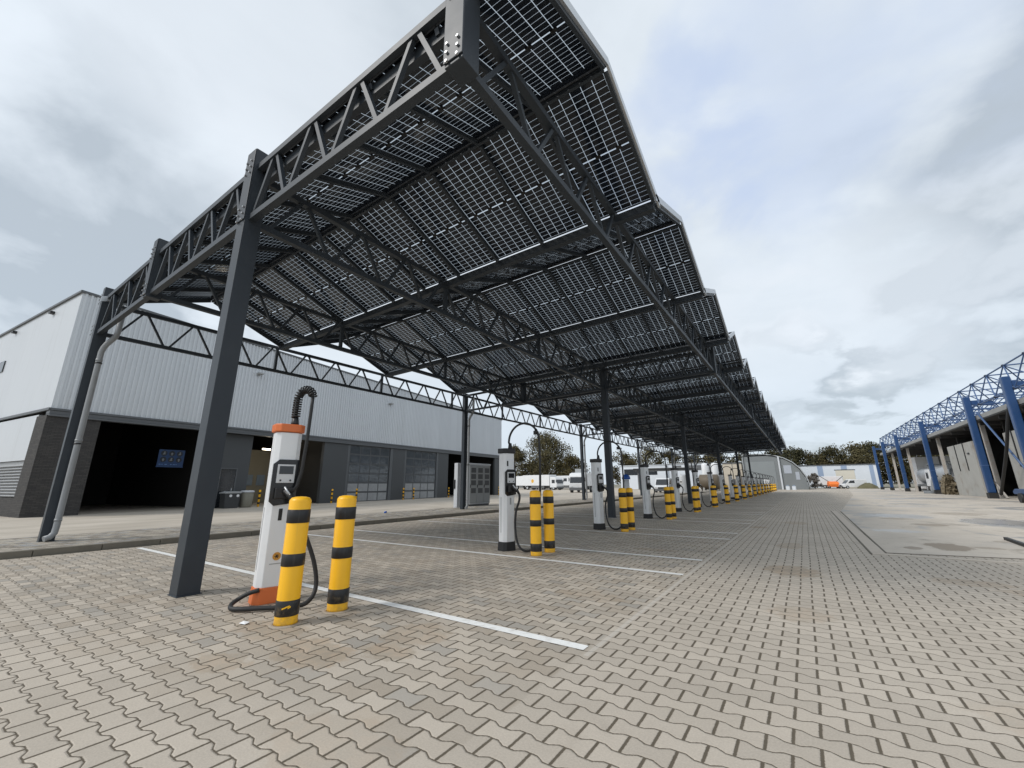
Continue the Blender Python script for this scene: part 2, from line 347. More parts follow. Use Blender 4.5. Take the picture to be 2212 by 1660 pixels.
def walk_mat():
    m = bpy.data.materials.new('footpath_surface'); m.use_nodes = True; t = NT(m.node_tree); p = m.node_tree.nodes['Principled BSDF']
    geo = t.node('ShaderNodeNewGeometry'); pos = geo.outputs['Position']
    x, y, z = t.xyz(pos)
    # near band: brick-on-edge pavers; further: pale asphalt-concrete
    bx = t.m('DIVIDE', x, .105); by = t.m('ADD', t.m('DIVIDE', y, .21), t.m('MULTIPLY', t.m('FLOOR', bx), .5))
    rn = t.white(t.comb(t.m('FLOOR', bx), t.m('FLOOR', by), 0.0))
    jx = t.m('ABSOLUTE', t.m('SUBTRACT', t.m('FRACT', bx), .5)); jy = t.m('ABSOLUTE', t.m('SUBTRACT', t.m('FRACT', by), .5))
    j = t.m('MAXIMUM', t.ramp(jx, .44, .49), t.ramp(jy, .465, .49))
    patch = t.noise(pos, .9, 5, .6, .6)
    c = t.mix(t.m('ADD', t.m('MULTIPLY', rn, .75), t.m('MULTIPLY', t.m('SUBTRACT', t.ramp(t.noise(pos, 2.2, 6, .7, .8), .35, .65), .25), .8)), rgb(.17, .15, .125), rgb(.43, .385, .32))
    c = t.mix(t.m('MULTIPLY', t.ramp(t.white(t.comb(t.m('FLOOR', bx), t.m('FLOOR', by), 5.0)), .86, .92), .7), c, rgb(.30, .32, .34))
    c = t.mix(t.m('MULTIPLY', j, .6), c, rgb(.08, .075, .06))
    f = t.noise(pos, 60, 4, .65)
    sx = t.comb(t.m('MULTIPLY', x, .8), t.m('MULTIPLY', y, .25), 0.0)
    a = t.mix(t.ramp(t.noise(sx, 1.2, 6, .6), .3, .7), rgb(.39, .345, .285), rgb(.52, .465, .395))
    k = t.m('ADD', .85, t.m('MULTIPLY', f, .3))
    a = t.mix(1.0, a, t.comb(k, k, k), 'MULTIPLY')
    far = t.ramp(t.m('ADD', x, t.m('MULTIPLY', t.m('SUBTRACT', patch, .5), .5)), -15.9, -16.1)
    c = t.mix(far, c, a)
    t.link(c, p.inputs['Base Color']); p.inputs['Roughness'].default_value = .85; p.inputs['Specular IOR Level'].default_value = .3
    bn = t.node('ShaderNodeBump'); bn.inputs['Strength'].default_value = .4; bn.inputs['Distance'].default_value = .006
    t.link(t.m('SUBTRACT', t.m('MULTIPLY', f, .3), j), bn.inputs['Height']); t.link(bn.outputs[0], p.inputs['Normal'])
    return m
WALK = walk_mat()
GROUND = paint('rough_ground', (.20, .185, .14), .95, .25, .2, bump=.5, bscale=3)
VERGE = paint('weedy_verge', (.13, .12, .07), .95, .4, .8, bump=.6, bscale=4)

def brick_mat():
    m = bpy.data.materials.new('dark_brick'); m.use_nodes = True; t = NT(m.node_tree); p = m.node_tree.nodes['Principled BSDF']
    tc_ = t.node('ShaderNodeTexCoord'); x, y, z = t.xyz(tc_.outputs['Object'])
    vec = t.comb(t.m('ADD', x, y), z, 0.0)
    b_ = t.node('ShaderNodeTexBrick'); t.link(vec, b_.inputs['Vector'])
    b_.inputs['Color1'].default_value = rgb(.040, .038, .038); b_.inputs['Color2'].default_value = rgb(.062, .058, .055)
    b_.inputs['Mortar'].default_value = rgb(.024, .023, .022); b_.inputs['Scale'].default_value = 1.0
    b_.inputs['Mortar Size'].default_value = .006; b_.inputs['Brick Width'].default_value = .22; b_.inputs['Row Height'].default_value = .065
    t.link(b_.outputs['Color'], p.inputs['Base Color']); p.inputs['Roughness'].default_value = .8
    bn = t.node('ShaderNodeBump'); bn.inputs['Strength'].default_value = .5; bn.inputs['Distance'].default_value = .008; bn.invert = True
    t.link(b_.outputs['Fac'], bn.inputs['Height']); t.link(bn.outputs[0], p.inputs['Normal'])
    return m
BRICK = brick_mat()

def cell_mat():
    """bifacial module: dark half cells, clear glass between them (uv in metres)"""
    m = bpy.data.materials.new('bifacial_glass'); m.use_nodes = True; t = NT(m.node_tree); p = m.node_tree.nodes['Principled BSDF']
    uv = t.node('ShaderNodeUVMap'); u, v, _ = t.xyz(uv.outputs[0])
    cu = t.m('DIVIDE', t.m('SUBTRACT', u, .021), .182)
    du = t.m('MULTIPLY', t.m('SUBTRACT', .5, t.m('ABSOLUTE', t.m('SUBTRACT', t.m('FRACT', cu), .5))), .182)
    up = t.m('GREATER_THAN', v, 1.139)
    v2 = t.m('SUBTRACT', t.m('SUBTRACT', v, .020), t.m('MULTIPLY', up, 1.128))
    cv = t.m('DIVIDE', v2, .0925)
    dv = t.m('MULTIPLY', t.m('SUBTRACT', .5, t.m('ABSOLUTE', t.m('SUBTRACT', t.m('FRACT', cv), .5))), .0925)
    gu = t.m('LESS_THAN', du, .0040); gv = t.m('LESS_THAN', dv, .0020)
    mid_ = t.m('LESS_THAN', t.m('ABSOLUTE', t.m('SUBTRACT', v, 1.139)), .011)
    end = t.m('GREATER_THAN', t.m('ABSOLUTE', t.m('SUBTRACT', v, 1.139)), 1.124)
    sid = t.m('GREATER_THAN', t.m('ABSOLUTE', t.m('SUBTRACT', u, .567)), .545)
    clear = t.m('MAXIMUM', t.m('MAXIMUM', gu, gv), t.m('MAXIMUM', mid_, t.m('MAXIMUM', end, sid)))
    rn = t.white(t.comb(t.m('FLOOR', cu), t.m('FLOOR', cv), up))
    k = t.m('ADD', .7, t.m('MULTIPLY', rn, .6))
    t.link(t.mix(1.0, rgb(.012, .016, .024), t.comb(k, k, k), 'MULTIPLY'), p.inputs['Base Color'])
    p.inputs['Roughness'].default_value = .12; p.inputs['Specular IOR Level'].default_value = .42
    tr = t.node('ShaderNodeBsdfTransparent'); tr.inputs[0].default_value = rgb(.62, .66, .69)
    fr = t.node('ShaderNodeLayerWeight'); fr.inputs['Blend'].default_value = .5
    clear = t.m('MULTIPLY', clear, t.m('SUBTRACT', 1.0, t.ramp(fr.outputs['Facing'], .55, 1.0)))     # glass turns reflective at a slant
    mx_ = t.node('ShaderNodeMixShader'); t.put(mx_.inputs[0], clear); t.link(p.outputs[0], mx_.inputs[1]); t.link(tr.outputs[0], mx_.inputs[2])
    o = [q for q in m.node_tree.nodes if q.type == 'OUTPUT_MATERIAL'][0]
    t.link(mx_.outputs[0], o.inputs[0])
    return m
CELLS = cell_mat()

# ------------------------------------------------------------------ mesh builder
class MB:
    def __init__(self): self.v = []; self.f = []; self.mi = []; self.uv = {}; self.sm = []
    def add(self, vs, fs, m=0, smooth=False):
        o = len(self.v); self.v += [tuple(q) for q in vs]
        for f in fs: self.f.append([i + o for i in f]); self.mi.append(m); self.sm.append(smooth)
    def box(self, x0, y0, z0, x1, y1, z1, m=0):
        self.add([(x0,y0,z0),(x1,y0,z0),(x1,y1,z0),(x0,y1,z0),(x0,y0,z1),(x1,y0,z1),(x1,y1,z1),(x0,y1,z1)],
                 [(0,3,2,1),(4,5,6,7),(0,1,5,4),(1,2,6,5),(2,3,7,6),(3,0,4,7)], m)
    def hexa(self, pts, m=0):
        self.add(pts, [(0,3,2,1),(4,5,6,7),(0,1,5,4),(1,2,6,5),(2,3,7,6),(3,0,4,7)], m)
    def beam(self, p, q, w, h, m=0, up=(0,0,1)):
        p = Vector(p); q = Vector(q); d = (q-p).normalized(); up = Vector(up)
        if abs(d.dot(up)) > .98: up = Vector((0,1,0))
        s = d.cross(up).normalized(); t = s.cross(d).normalized()
        a, b = s*(w/2), t*(h/2)
        self.add([p-a-b, p+a-b, p+a+b, p-a+b, q-a-b, q+a-b, q+a+b, q-a+b],
                 [(0,1,2,3),(7,6,5,4),(0,4,5,1),(1,5,6,2),(2,6,7,3),(3,7,4,0)], m)
    def tube(self, path, r, n=8, m=0, cap=True, smooth=True):
        P = [Vector(q) for q in path]; rr = r if isinstance(r, (list, tuple)) else [r]*len(P)
        o = len(self.v); a = None
        for i, q in enumerate(P):
            d = (P[min(i+1, len(P)-1)] - P[max(i-1, 0)]).normalized()
            if a is None:
                a = d.cross(Vector((0,0,1)))
                if a.length < .05: a = d.cross(Vector((1,0,0)))
                a.normalize()
            else: a = (a - d*a.dot(d)).normalized()
            b_ = d.cross(a)
            for k in range(n):
                th = 2*math.pi*k/n; self.v.append(tuple(q + a*(math.cos(th)*rr[i]) + b_*(math.sin(th)*rr[i])))
        for i in range(len(P)-1):
            for k in range(n):
                self.f.append([o+i*n+k, o+i*n+(k+1)%n, o+(i+1)*n+(k+1)%n, o+(i+1)*n+k]); self.mi.append(m); self.sm.append(smooth)
        if cap:
            self.f.append([o+k for k in range(n)][::-1]); self.mi.append(m); self.sm.append(False)
            self.f.append([o+(len(P)-1)*n+k for k in range(n)]); self.mi.append(m); self.sm.append(False)
    def lathe(self, prof, n=24, m=0, c=(0,0), smooth=True):
        o = len(self.v)
        for r, z in prof:
            for k in range(n):
                th = 2*math.pi*k/n; self.v.append((c[0]+r*math.cos(th), c[1]+r*math.sin(th), z))
        for i in range(len(prof)-1):
            for k in range(n):
                self.f.append([o+i*n+k, o+i*n+(k+1)%n, o+(i+1)*n+(k+1)%n, o+(i+1)*n+k]); self.mi.append(m); self.sm.append(smooth)
        if prof[0][0] > 1e-4: self.f.append([o+k for k in range(n)][::-1]); self.mi.append(m); self.sm.append(False)
        if prof[-1][0] > 1e-4: self.f.append([o+(len(prof)-1)*n+k for k in range(n)]); self.mi.append(m); self.sm.append(False)
    def prism(self, poly, z0, z1, m=0, top=1.0):
        n_ = len(poly)
        self.add([(x, y, z0) for x, y in poly] + [(x*top, y*top, z1) for x, y in poly],
                 [list(range(n_))[::-1], list(range(n_, 2*n_))] + [[i, (i+1) % n_, n_+(i+1) % n_, n_+i] for i in range(n_)], m)
    def prism_axis(self, poly, a0, a1, axis='y', m=0):
        """polygon of (u, z) extruded along axis"""
        mk = (lambda u, z, a: (u, a, z)) if axis == 'y' else (lambda u, z, a: (a, u, z))
        n_ = len(poly)
        self.add([mk(u, z, a0) for u, z in poly] + [mk(u, z, a1) for u, z in poly],
                 [list(range(n_)), list(range(n_, 2*n_))[::-1]] + [[i, n_+i, n_+(i+1) % n_, (i+1) % n_] for i in range(n_)], m)
    def build(self, name, mats, parent=None, loc=(0,0,0), bevel=0.0, fix=True):
        me = bpy.data.meshes.new(name); me.from_pydata(self.v, [], self.f)
        if not isinstance(mats, (list, tuple)): mats = [mats]
        for q in mats: me.materials.append(q)
        me.polygons.foreach_set('material_index', self.mi)
        me.polygons.foreach_set('use_smooth', self.sm)
        if fix:
            import bmesh
            bm = bmesh.new(); bm.from_mesh(me); bmesh.ops.recalc_face_normals(bm, faces=bm.faces); bm.to_mesh(me); bm.free()
        me.update()
        o = bpy.data.objects.new(name, me); COL.objects.link(o); o.location = loc
        if parent: o.parent = parent
        if bevel:
            b_ = o.modifiers.new('bevel', 'BEVEL'); b_.width = bevel; b_.segments = 2; b_.limit_method = 'ANGLE'; b_.angle_limit = R(40)
        return o

def tag(o, label=None, cat=None, group=None, kind=None):
    if label: o['label'] = label
    if cat: o['category'] = cat
    if group: o['group'] = group
    if kind: o['kind'] = kind
    return o
def thing(name, label, cat, loc=(0,0,0), rz=0.0, group=None):
    o = bpy.data.objects.new(name, None); COL.objects.link(o); o.empty_display_size = .3
    o.location = loc; o.rotation_euler = (0,0,rz)
    return tag(o, label, cat, group)
def copy_tree(o, loc, rz=0.0, label=None):
    def rec(q, par):
        c = q.copy(); COL.objects.link(c)
        if par: c.parent = par
        for ch in kids.get(q, []): rec(ch, c)
        return c
    kids = {}
    for ch in o.children_recursive: kids.setdefault(ch.parent, []).append(ch)
    c = rec(o, None); c.location = loc; c.rotation_euler = (0,0,rz)
    if label: c['label'] = label
    return c
def sheet(name, pts, z, mat):
    b_ = MB(); b_.add([(x, y, z) for x, y in pts], [list(range(len(pts)))])
    return tag(b_.build(name, mat), kind='structure')
def arc(c, r, a0, a1, n, ax=(1,0,0), ay=(0,0,1)):
    ax = Vector(ax); ay = Vector(ay); c = Vector(c)
    return [c + ax*(r*math.cos(a0+(a1-a0)*i/n)) + ay*(r*math.sin(a0+(a1-a0)*i/n)) for i in range(n+1)]

# ================================================================== GROUND
sheet('ground', [(-900,-300),(900,-300),(900,1500),(-900,1500)], -.03, GROUND)
sheet('yard_paving', [(-12.55,-12),(70,-12),(70,141),(-12.55,141)], 0.0, PAVING)
sheet('concrete_slab', [(1.1,11.1),(3.0,11.48),(7,11.9),(60,12.5),(60,140),(9,140),(4.2,60),(1.22,25.7)], .004, SLAB)
b_ = MB(); b_.box(-200,-20,-.03,-12.75,141,.115); tag(b_.build('sidewalk', WALK), kind='structure')
b_ = MB(); 
yk = -12.0
while yk < 140:
    b_.box(-12.75, yk+.004, -.03, -12.60, yk+.996, .125); yk += 1.0
tag(b_.build('kerb', KERB, bevel=.012), kind='structure')
# flush edging strip beside the slab
b_ = MB(); b_.box(.86,11.0,-.02,1.08,26,.006); b_.box(.86,10.78,-.02,2.9,10.98,.0062); tag(b_.build('slab_edging', paint('edging_concrete',(.50,.44,.37),.85,.12,3)), kind='structure')
b_ = MB()
for (p, q) in [((1.09,11.08),(1.215,25.7)),((1.09,11.08),(3.0,11.46)),((3.0,11.46),(7,11.88)),((7,11.88),(30,12.15)),((.85,10.77),(.85,26))]:
    b_.beam((p[0],p[1],.004),(q[0],q[1],.004), .035, .007)
tag(b_.build('slab_joint', paint('joint_dark',(.13,.115,.09),.9,.2,6)), kind='structure')
b_ = MB(); b_.box(-14,135,-.02,40,141.5,.03); tag(b_.build('verge', VERGE), kind='structure')

PIT = 4.84
def line(x0, x1, y, name='bay_line'):
    b_ = MB(); b_.add([(x0,y-.055,.004),(x1,y-.055,.004),(x1,y+.055,.004),(x0,y+.055,.004)], [(0,1,2,3)])
    return tag(b_.build(name, LINE), kind='structure')
for k in range(0, 15):
    if k > 0: line(-12.3, -1.68, 2.12 + PIT*k)
    line(-12.3, -1.68, 3.54 + PIT*k)

# ================================================================== SOLAR CANOPY
SL = .024
canopy = thing('solar_carport', 'long dark grey steel carport with a sawtooth roof of solar panels', 'carport', (-2.25, 2.42, 0))
OFF = Vector((-2.25, 2.42, 0))
def cb(b_, name, mats, parent=canopy, **kw):
    """build with world coordinates, shift into the canopy frame"""
    if parent is canopy: b_.v = [tuple(Vector(q) - OFF) for q in b_.v]
    else: b_.v = [tuple(Vector(q) - OFF) for q in b_.v]
    return b_.build(name, mats, parent, **kw)
XT = [-2.25, -6.60, -10.75, -14.45]
YR = [2.42 + 14.4*k for k in range(6)]
YEND = 74.42
ZB0, ZT0 = 5.40, 6.22
def zb(x): return ZB0 + SL*(x + 2.25)
def zt(x): return ZT0 + SL*(x + 2.25)
# columns and hanging posts
def plates(b_, x, y, z, sy=-1):
    for (dx, dz) in [(-.07,.09),(.07,.09),(-.07,-.02),(.07,-.02),(-.07,-.13),(.07,-.13)]:
        b_.tube([(x+dx, y, z+dz), (x+dx, y+sy*.022, z+dz)], .016, 6, 0, True, False)
for j, x in enumerate(XT):
    for k, y in enumerate(YR):
        b_ = MB(); ground_col = j in (1, 3)
        z0 = 0.0 if j == 1 else (.11 if j == 3 else zb(x) - .10)
        zt_ = zt(x) + (.42 if k == 0 else .12)
        w = .24 if j in (0, 1) else (.20 if j == 2 else .18)
        b_.box(x-w/2, y-.10, z0, x+w/2, y+.15, zt_)
        if k == 0 and j != 3:                       # bolted splice plates on the front face
            b_.box(x-w/2-.008, y-.118, zb(x)-.06, x+w/2+.008, y-.102, zt_-.02)
        if ground_col: b_.box(x-w/2-.012, y-.112, z0, x+w/2+.03, y+.165, z0+.012)
        part = cb(b_, 'column' if ground_col else 'hanging_post', STEEL, bevel=.012)
        if k == 0:
            bb = MB(); plates(bb, x, y-.119, zb(x)+.07); plates(bb, x, y-.119, zt(x)+.1)
            cb(bb, 'bolts', BOLT, part)
def truss(p0, p1, nb, cw=.10, web=.06, off=0.0, dz_top=0.0, near=False, verts=(), name='truss', caps=True):
    """parallel-chord truss between two plan points; heights follow the slope of the canopy"""
    (x0, y0), (x1, y1) = p0, p1
    L = math.hypot(x1-x0, y1-y0)
    P = lambda s, top: Vector((x0+(x1-x0)*s/L, y0+(y1-y0)*s/L, (zt(x0+(x1-x0)*s/L)+dz_top) if top else zb(x0+(x1-x0)*s/L)))
    b_ = MB(); b_.beam(P(0, 1), P(L, 1), cw, cw); part = cb(b_, name, STEEL)
    b_ = MB(); b_.beam(P(0, 0), P(L, 0), cw, cw); cb(b_, 'bottom_chord', STEEL, part)
    st = (L - off)/nb; wb = MB(); segs = []
    for i in range(nb):
        s0 = off + st*i; s1 = s0 + st/2; s2 = s0 + st
        segs += [(P(s0+.05, 0), P(s1-.04, 1)), (P(s1+.04, 1), P(min(s2-.05, L-.02), 0))]
    for (a, c) in segs:
        d = (c-a).normalized(); a = a + d*.045; c = c - d*.045
        if near:
            q = MB(); q.beam(a, c, web, web); cb(q, 'diagonal', STEEL, part)
        else: wb.beam(a, c, web, web)
    for s in verts:
        wb.beam(P(s, 0)+Vector((0,0,.05)), P(s, 1)-Vector((0,0,.05)), .08, .08)
    if wb.v: cb(wb, 'web', STEEL, part)
    return part
PITCH, YV0, XR, NT_ = 4.47, 2.38, -1.50, 16
ZV0, ZR0 = 6.27, 7.11
# cross trusses at every column row
for k, y in enumerate(YR):
    for j in range(3):
        xa, xb = XT[j]-.12, XT[j+1]+.10
        truss((xa, y), (xb, y), 4 if j < 2 else 3, .10 if k == 0 else .09, .06, .06, .10 if k == 0 else 0.0, near=(k == 0), name='front_truss' if k == 0 else 'cross_truss')
# long trusses
for j, x in enumerate(XT):
    for k in range(5):
        ya, yb = YR[k]+.16, YR[k+1]-.11
        vs = [YV0+PITCH*i-ya for i in range(1, NT_+1) if ya+.3 < YV0+PITCH*i < yb-.3]
        truss((x, ya), (x, yb), 12, .10 if j != 3 else .09, .055 if j != 3 else .05, .08, 0.0, near=(j == 0 and k == 0), verts=vs if j else ())
# roof
XL = XR - 1.147*11 - .02
def zoff(x): return SL*(x - XR)
TH = math.atan2(ZR0-ZV0, PITCH/2)
for i in range(NT_+1):
    yv = YV0 + PITCH*i; b_ = MB()
    y0, y1 = (yv+.115, yv+.20) if i == 0 else (yv-.065, yv+.065)
    xa, xb = (XR-.02, XL) if i else (XR-.9, XL)
    zg0, zg1 = (-.16, .02) if i == 0 else (-.19, -.035)
    b_.hexa([(q, yy, ZV0+zz+zoff(q)) for zz in (zg0, zg1) for (q, yy) in ((xa,y0),(xb,y0),(xb,y1),(xa,y1))])
    cb(b_, 'gutter_beam', STEEL_IN)
for i in range(NT_):
    yr = YV0 + PITCH*(i+.5); b_ = MB()
    b_.beam((XR-.02, yr, ZR0-.075), (XL, yr, ZR0-.075+zoff(XL)), .05, .05); b_.beam((XR, yr, ZR0+.055), (XL, yr, ZR0+.055+zoff(XL)), .16, .02); cb(b_, 'ridge_beam', STEEL_IN)
# module mesh (local: x across, y up the slope, z normal)
MW, ML = 1.134, 2.278
def module_mesh():
    b_ = MB()
    b_.add([(.0,.0,0),(MW,0,0),(MW,ML,0),(0,ML,0)], [(0,1,2,3)], 0)
    for (x0,y0,x1,y1) in [(0,0,MW,.014),(0,ML-.014,MW,ML),(0,.014,.014,ML-.014),(MW-.014,.014,MW,ML-.014)]:
        b_.box(x0,y0,-.030,x1,y1,.006,1)
    for u in (.203, .567, .931): b_.box(u-.045, 1.139-.03, -.022, u+.045, 1.139+.03, -.003, 1)
    me = bpy.data.meshes.new('solar_panel'); me.from_pydata(b_.v, [], b_.f)
    me.materials.append(CELLS); me.materials.append(BLACK); me.polygons.foreach_set('material_index', b_.mi)
    uvl = me.uv_layers.new(name='UVMap')
    for pl in me.polygons:
        for li in pl.loop_indices:
            co = me.vertices[me.loops[li].vertex_index].co; uvl.data[li].uv = (co.x, co.y)
    me.update(); return me
MOD = module_mesh()
slots = []
for i in range(NT_):
    for side in (0, 1):
        for c in range(11):
            xr_ = XR - .02 - 1.147*c
            # origin corner: lower end (valley), right side for side 0 walking to -x
            yv = YV0 + PITCH*i + .055 if side == 0 else YV0 + PITCH*(i+1) - .055
            ey = Vector((0, math.cos(TH), math.sin(TH))) if side == 0 else Vector((0, -math.cos(TH), math.sin(TH)))
            ex = Vector((1, 0, SL)).normalized() if side == 0 else Vector((-1, 0, -SL)).normalized()
            ez = ex.cross(ey).normalized(); ey = ez.cross(ex)
            x_or = xr_ - MW if side == 0 else xr_
            o_ = Vector((x_or, yv, ZV0 + .02 + zoff(x_or)))
            M = Matrix(((ex.x,ey.x,ez.x,o_.x-OFF.x),(ex.y,ey.y,ez.y,o_.y-OFF.y),(ex.z,ey.z,ez.z,o_.z),(0,0,0,1)))
            cen = o_ + ex*(MW/2) + ey*(ML/2)
            slots.append(((cen-Vector((0,0,1.3))).length, M))
slots.sort(key=lambda q: q[0])
for dist, M in slots[:100]:
    o = bpy.data.objects.new('solar_panel', MOD); COL.objects.link(o); o.parent = canopy; o.matrix_local = M
vv, ff, mi, uvs = [], [], [], []
for dist, M in slots[100:]:
    o_ = len(vv)
    for v in MOD.vertices: vv.append(tuple(M @ v.co)); uvs.append((v.co.x, v.co.y))
    for pl in MOD.polygons: ff.append([q+o_ for q in pl.vertices]); mi.append(pl.material_index)
me = bpy.data.meshes.new('solar_panel'); me.from_pydata(vv, [], ff); me.materials.append(CELLS); me.materials.append(BLACK)
me.polygons.foreach_set('material_index', mi); ul = me.uv_layers.new(name='UVMap')
for lp in me.loops: ul.data[lp.index].uv = uvs[lp.vertex_index]
o = bpy.data.objects.new('solar_panel', me); COL.objects.link(o); o.parent = canopy; o['kind'] = 'stuff'
# rafters under the panel seams and bright edge trims along both sides of the roof
rafs = []
for i in range(NT_):
    for side in (0, 1):
        ya = YV0 + PITCH*i + .08 if side == 0 else YV0 + PITCH*(i+1) - .08
        yb = YV0 + PITCH*(i+.5) + (-.05 if side == 0 else .05)
        for c in range(0, 12):
            x = XR - .013 - 1.147*c; p0 = (x, ya, ZV0-.055+zoff(x)); p1 = (x, yb, ZR0-.075+zoff(x))
            rafs.append((math.hypot(x, (ya+yb)/2), p0, p1))
    for x in (XR+.035, XL-.035):
        y0, ym, y1 = YV0+PITCH*i-.12, YV0+PITCH*(i+.5), YV0+PITCH*(i+1)+.12
        zl, zh_ = ZV0+zoff(x), ZR0+zoff(x); tr = MB()
        tr.prism_axis([(y0,zl-.10),(ym,zh_-.035),(y1,zl-.10),(y1,zl+.04),(ym,zh_+.105),(y0,zl+.04)], x-.018, x+.018, 'x'); cb(tr, 'edge_trim', ALU)
rafs.sort(key=lambda q: q[0]); rest = MB()
for i, (d_, p0, p1) in enumerate(rafs):
    if i < 100: b_ = MB(); b_.beam(p0, p1, .055, .075); cb(b_, 'rafter', STEEL_IN)
    else: rest.beam(p0, p1, .055, .075)
o = cb(rest, 'rafter', STEEL_IN); o['kind'] = 'stuff'
# rainwater pipes on the outer columns
for k, y in enumerate(YR):
    b_ = MB(); x = XT[3]; z1 = zb(x)-.1
    path = [(x+.34, y+.30, zt(x)-.12), (x+.34, y+.29, z1+.14), (x+.335, y+.27, z1+.02), (x+.30, y+.21, z1-.10), (x+.265, y+.155, z1-.20), (x+.24, y+.12, z1-.30), (x+.22, y+.10, z1-.42), (x+.22, y+.10, .42),
            (x+.22, y+.09, .29), (x+.23, y+.03, .21), (x+.25, y-.06, .18)]
    b_.tube(path, .062, 14, 0, True)
    for zc_ in (4.35, 2.35, .55): b_.tube([(x+.22, y+.10, zc_), (x+.22, y+.10, zc_+.05)], .069, 14)
    dp = cb(b_, 'downpipe', PVC)
    bb = MB()
    for zc_ in (4.28, 2.28): bb.tube([(x+.22, y+.10, zc_), (x+.22, y+.10, zc_+.035)], .072, 14); bb.box(x+.05, y+.08, zc_, x+.17, y+.12, zc_+.035)
    cb(bb, 'pipe_bracket', BLACK, dp)

# ================================================================== BOLLARDS
def make_bollard():
    root = thing('bollard', '', 'bollard')
    r = .105
    b_ = MB(); b_.lathe([(r+.003,0),(r,.03),(r,1.15),(r-.006,1.163),(r*.8,1.181),(r*.45,1.190),(.0005,1.193)], 32); b_.build('post', YELLOW, root)
    q = MB(); q.lathe([(.150,-.002),(.138,.007),(.1085,.012),(.1075,-.002)], 28); q.build('mortar_collar', paint('mortar',(.36,.31,.25),.95,.3,14,bump=.5,bscale=60), root)
    for (z0, z1) in [(.085,.225),(.53,.645),(.935,1.065)]:
        q = MB(); q.lathe([(r+.0015,z0),(r+.004,z0+.003),(r+.004,z1-.003),(r+.0015,z1)], 32); q.build('black_band', BANDBLK, root)
    return root
bol = make_bollard(); first = True
ordn = ['first', 'second', 'third', 'fourth', 'fifth', 'sixth', 'seventh', 'eighth']
for k in range(19):
    for w in (0, 1):
        x = -4.38 + (.02 if w else 0) + random.uniform(-.012,.012); y = (2.52 if w == 0 else 3.07) + PIT*k
        if k: y = 7.25 + PIT*(k-1) + (.0 if w == 0 else .50)
        if k == 0: lab = ['yellow and black bollard nearest the camera with a scuffed lowest band', 'yellow and black bollard standing alone on the white line behind the nearest bollard'][w]
        elif k < 7: lab = '%s yellow and black bollard of the pair before the %s charging post from the camera' % (['nearer', 'farther'][w], ordn[k])
        else: lab = 'small yellow and black bollard in the distant merged row of bollards'
        if first: o = bol; o.location = (x, y, 0); o['label'] = lab; first = False
        else: o = copy_tree(bol, (x, y, 0), random.uniform(0, 6), lab)
        o['group'] = 'yellow and black bollards guarding the chargers' if k < 7 else 'distant bollards in the far row'
        o.rotation_euler = (random.uniform(-.006,.006), random.uniform(-.006,.006), 0)

q = MB(); 
for (th, dz, ll) in [(-.98,.16,.045),(-.72,.172,.05),(-.5,.165,.03)]:
    for s in range(6):
        t0 = th + s*ll*1.2; z0 = .14 + (dz-.15) + s*.002
        q.add([(.1105*math.cos(t0),.1105*math.sin(t0),z0),(.1105*math.cos(t0+.06),.1105*math.sin(t0+.06),z0+.002),(.1105*math.cos(t0+.06),.1105*math.sin(t0+.06),z0+.016),(.1105*math.cos(t0),.1105*math.sin(t0),z0+.012)], [(0,1,2,3)])
q.build('scuff_mark', YELLOW, bol)

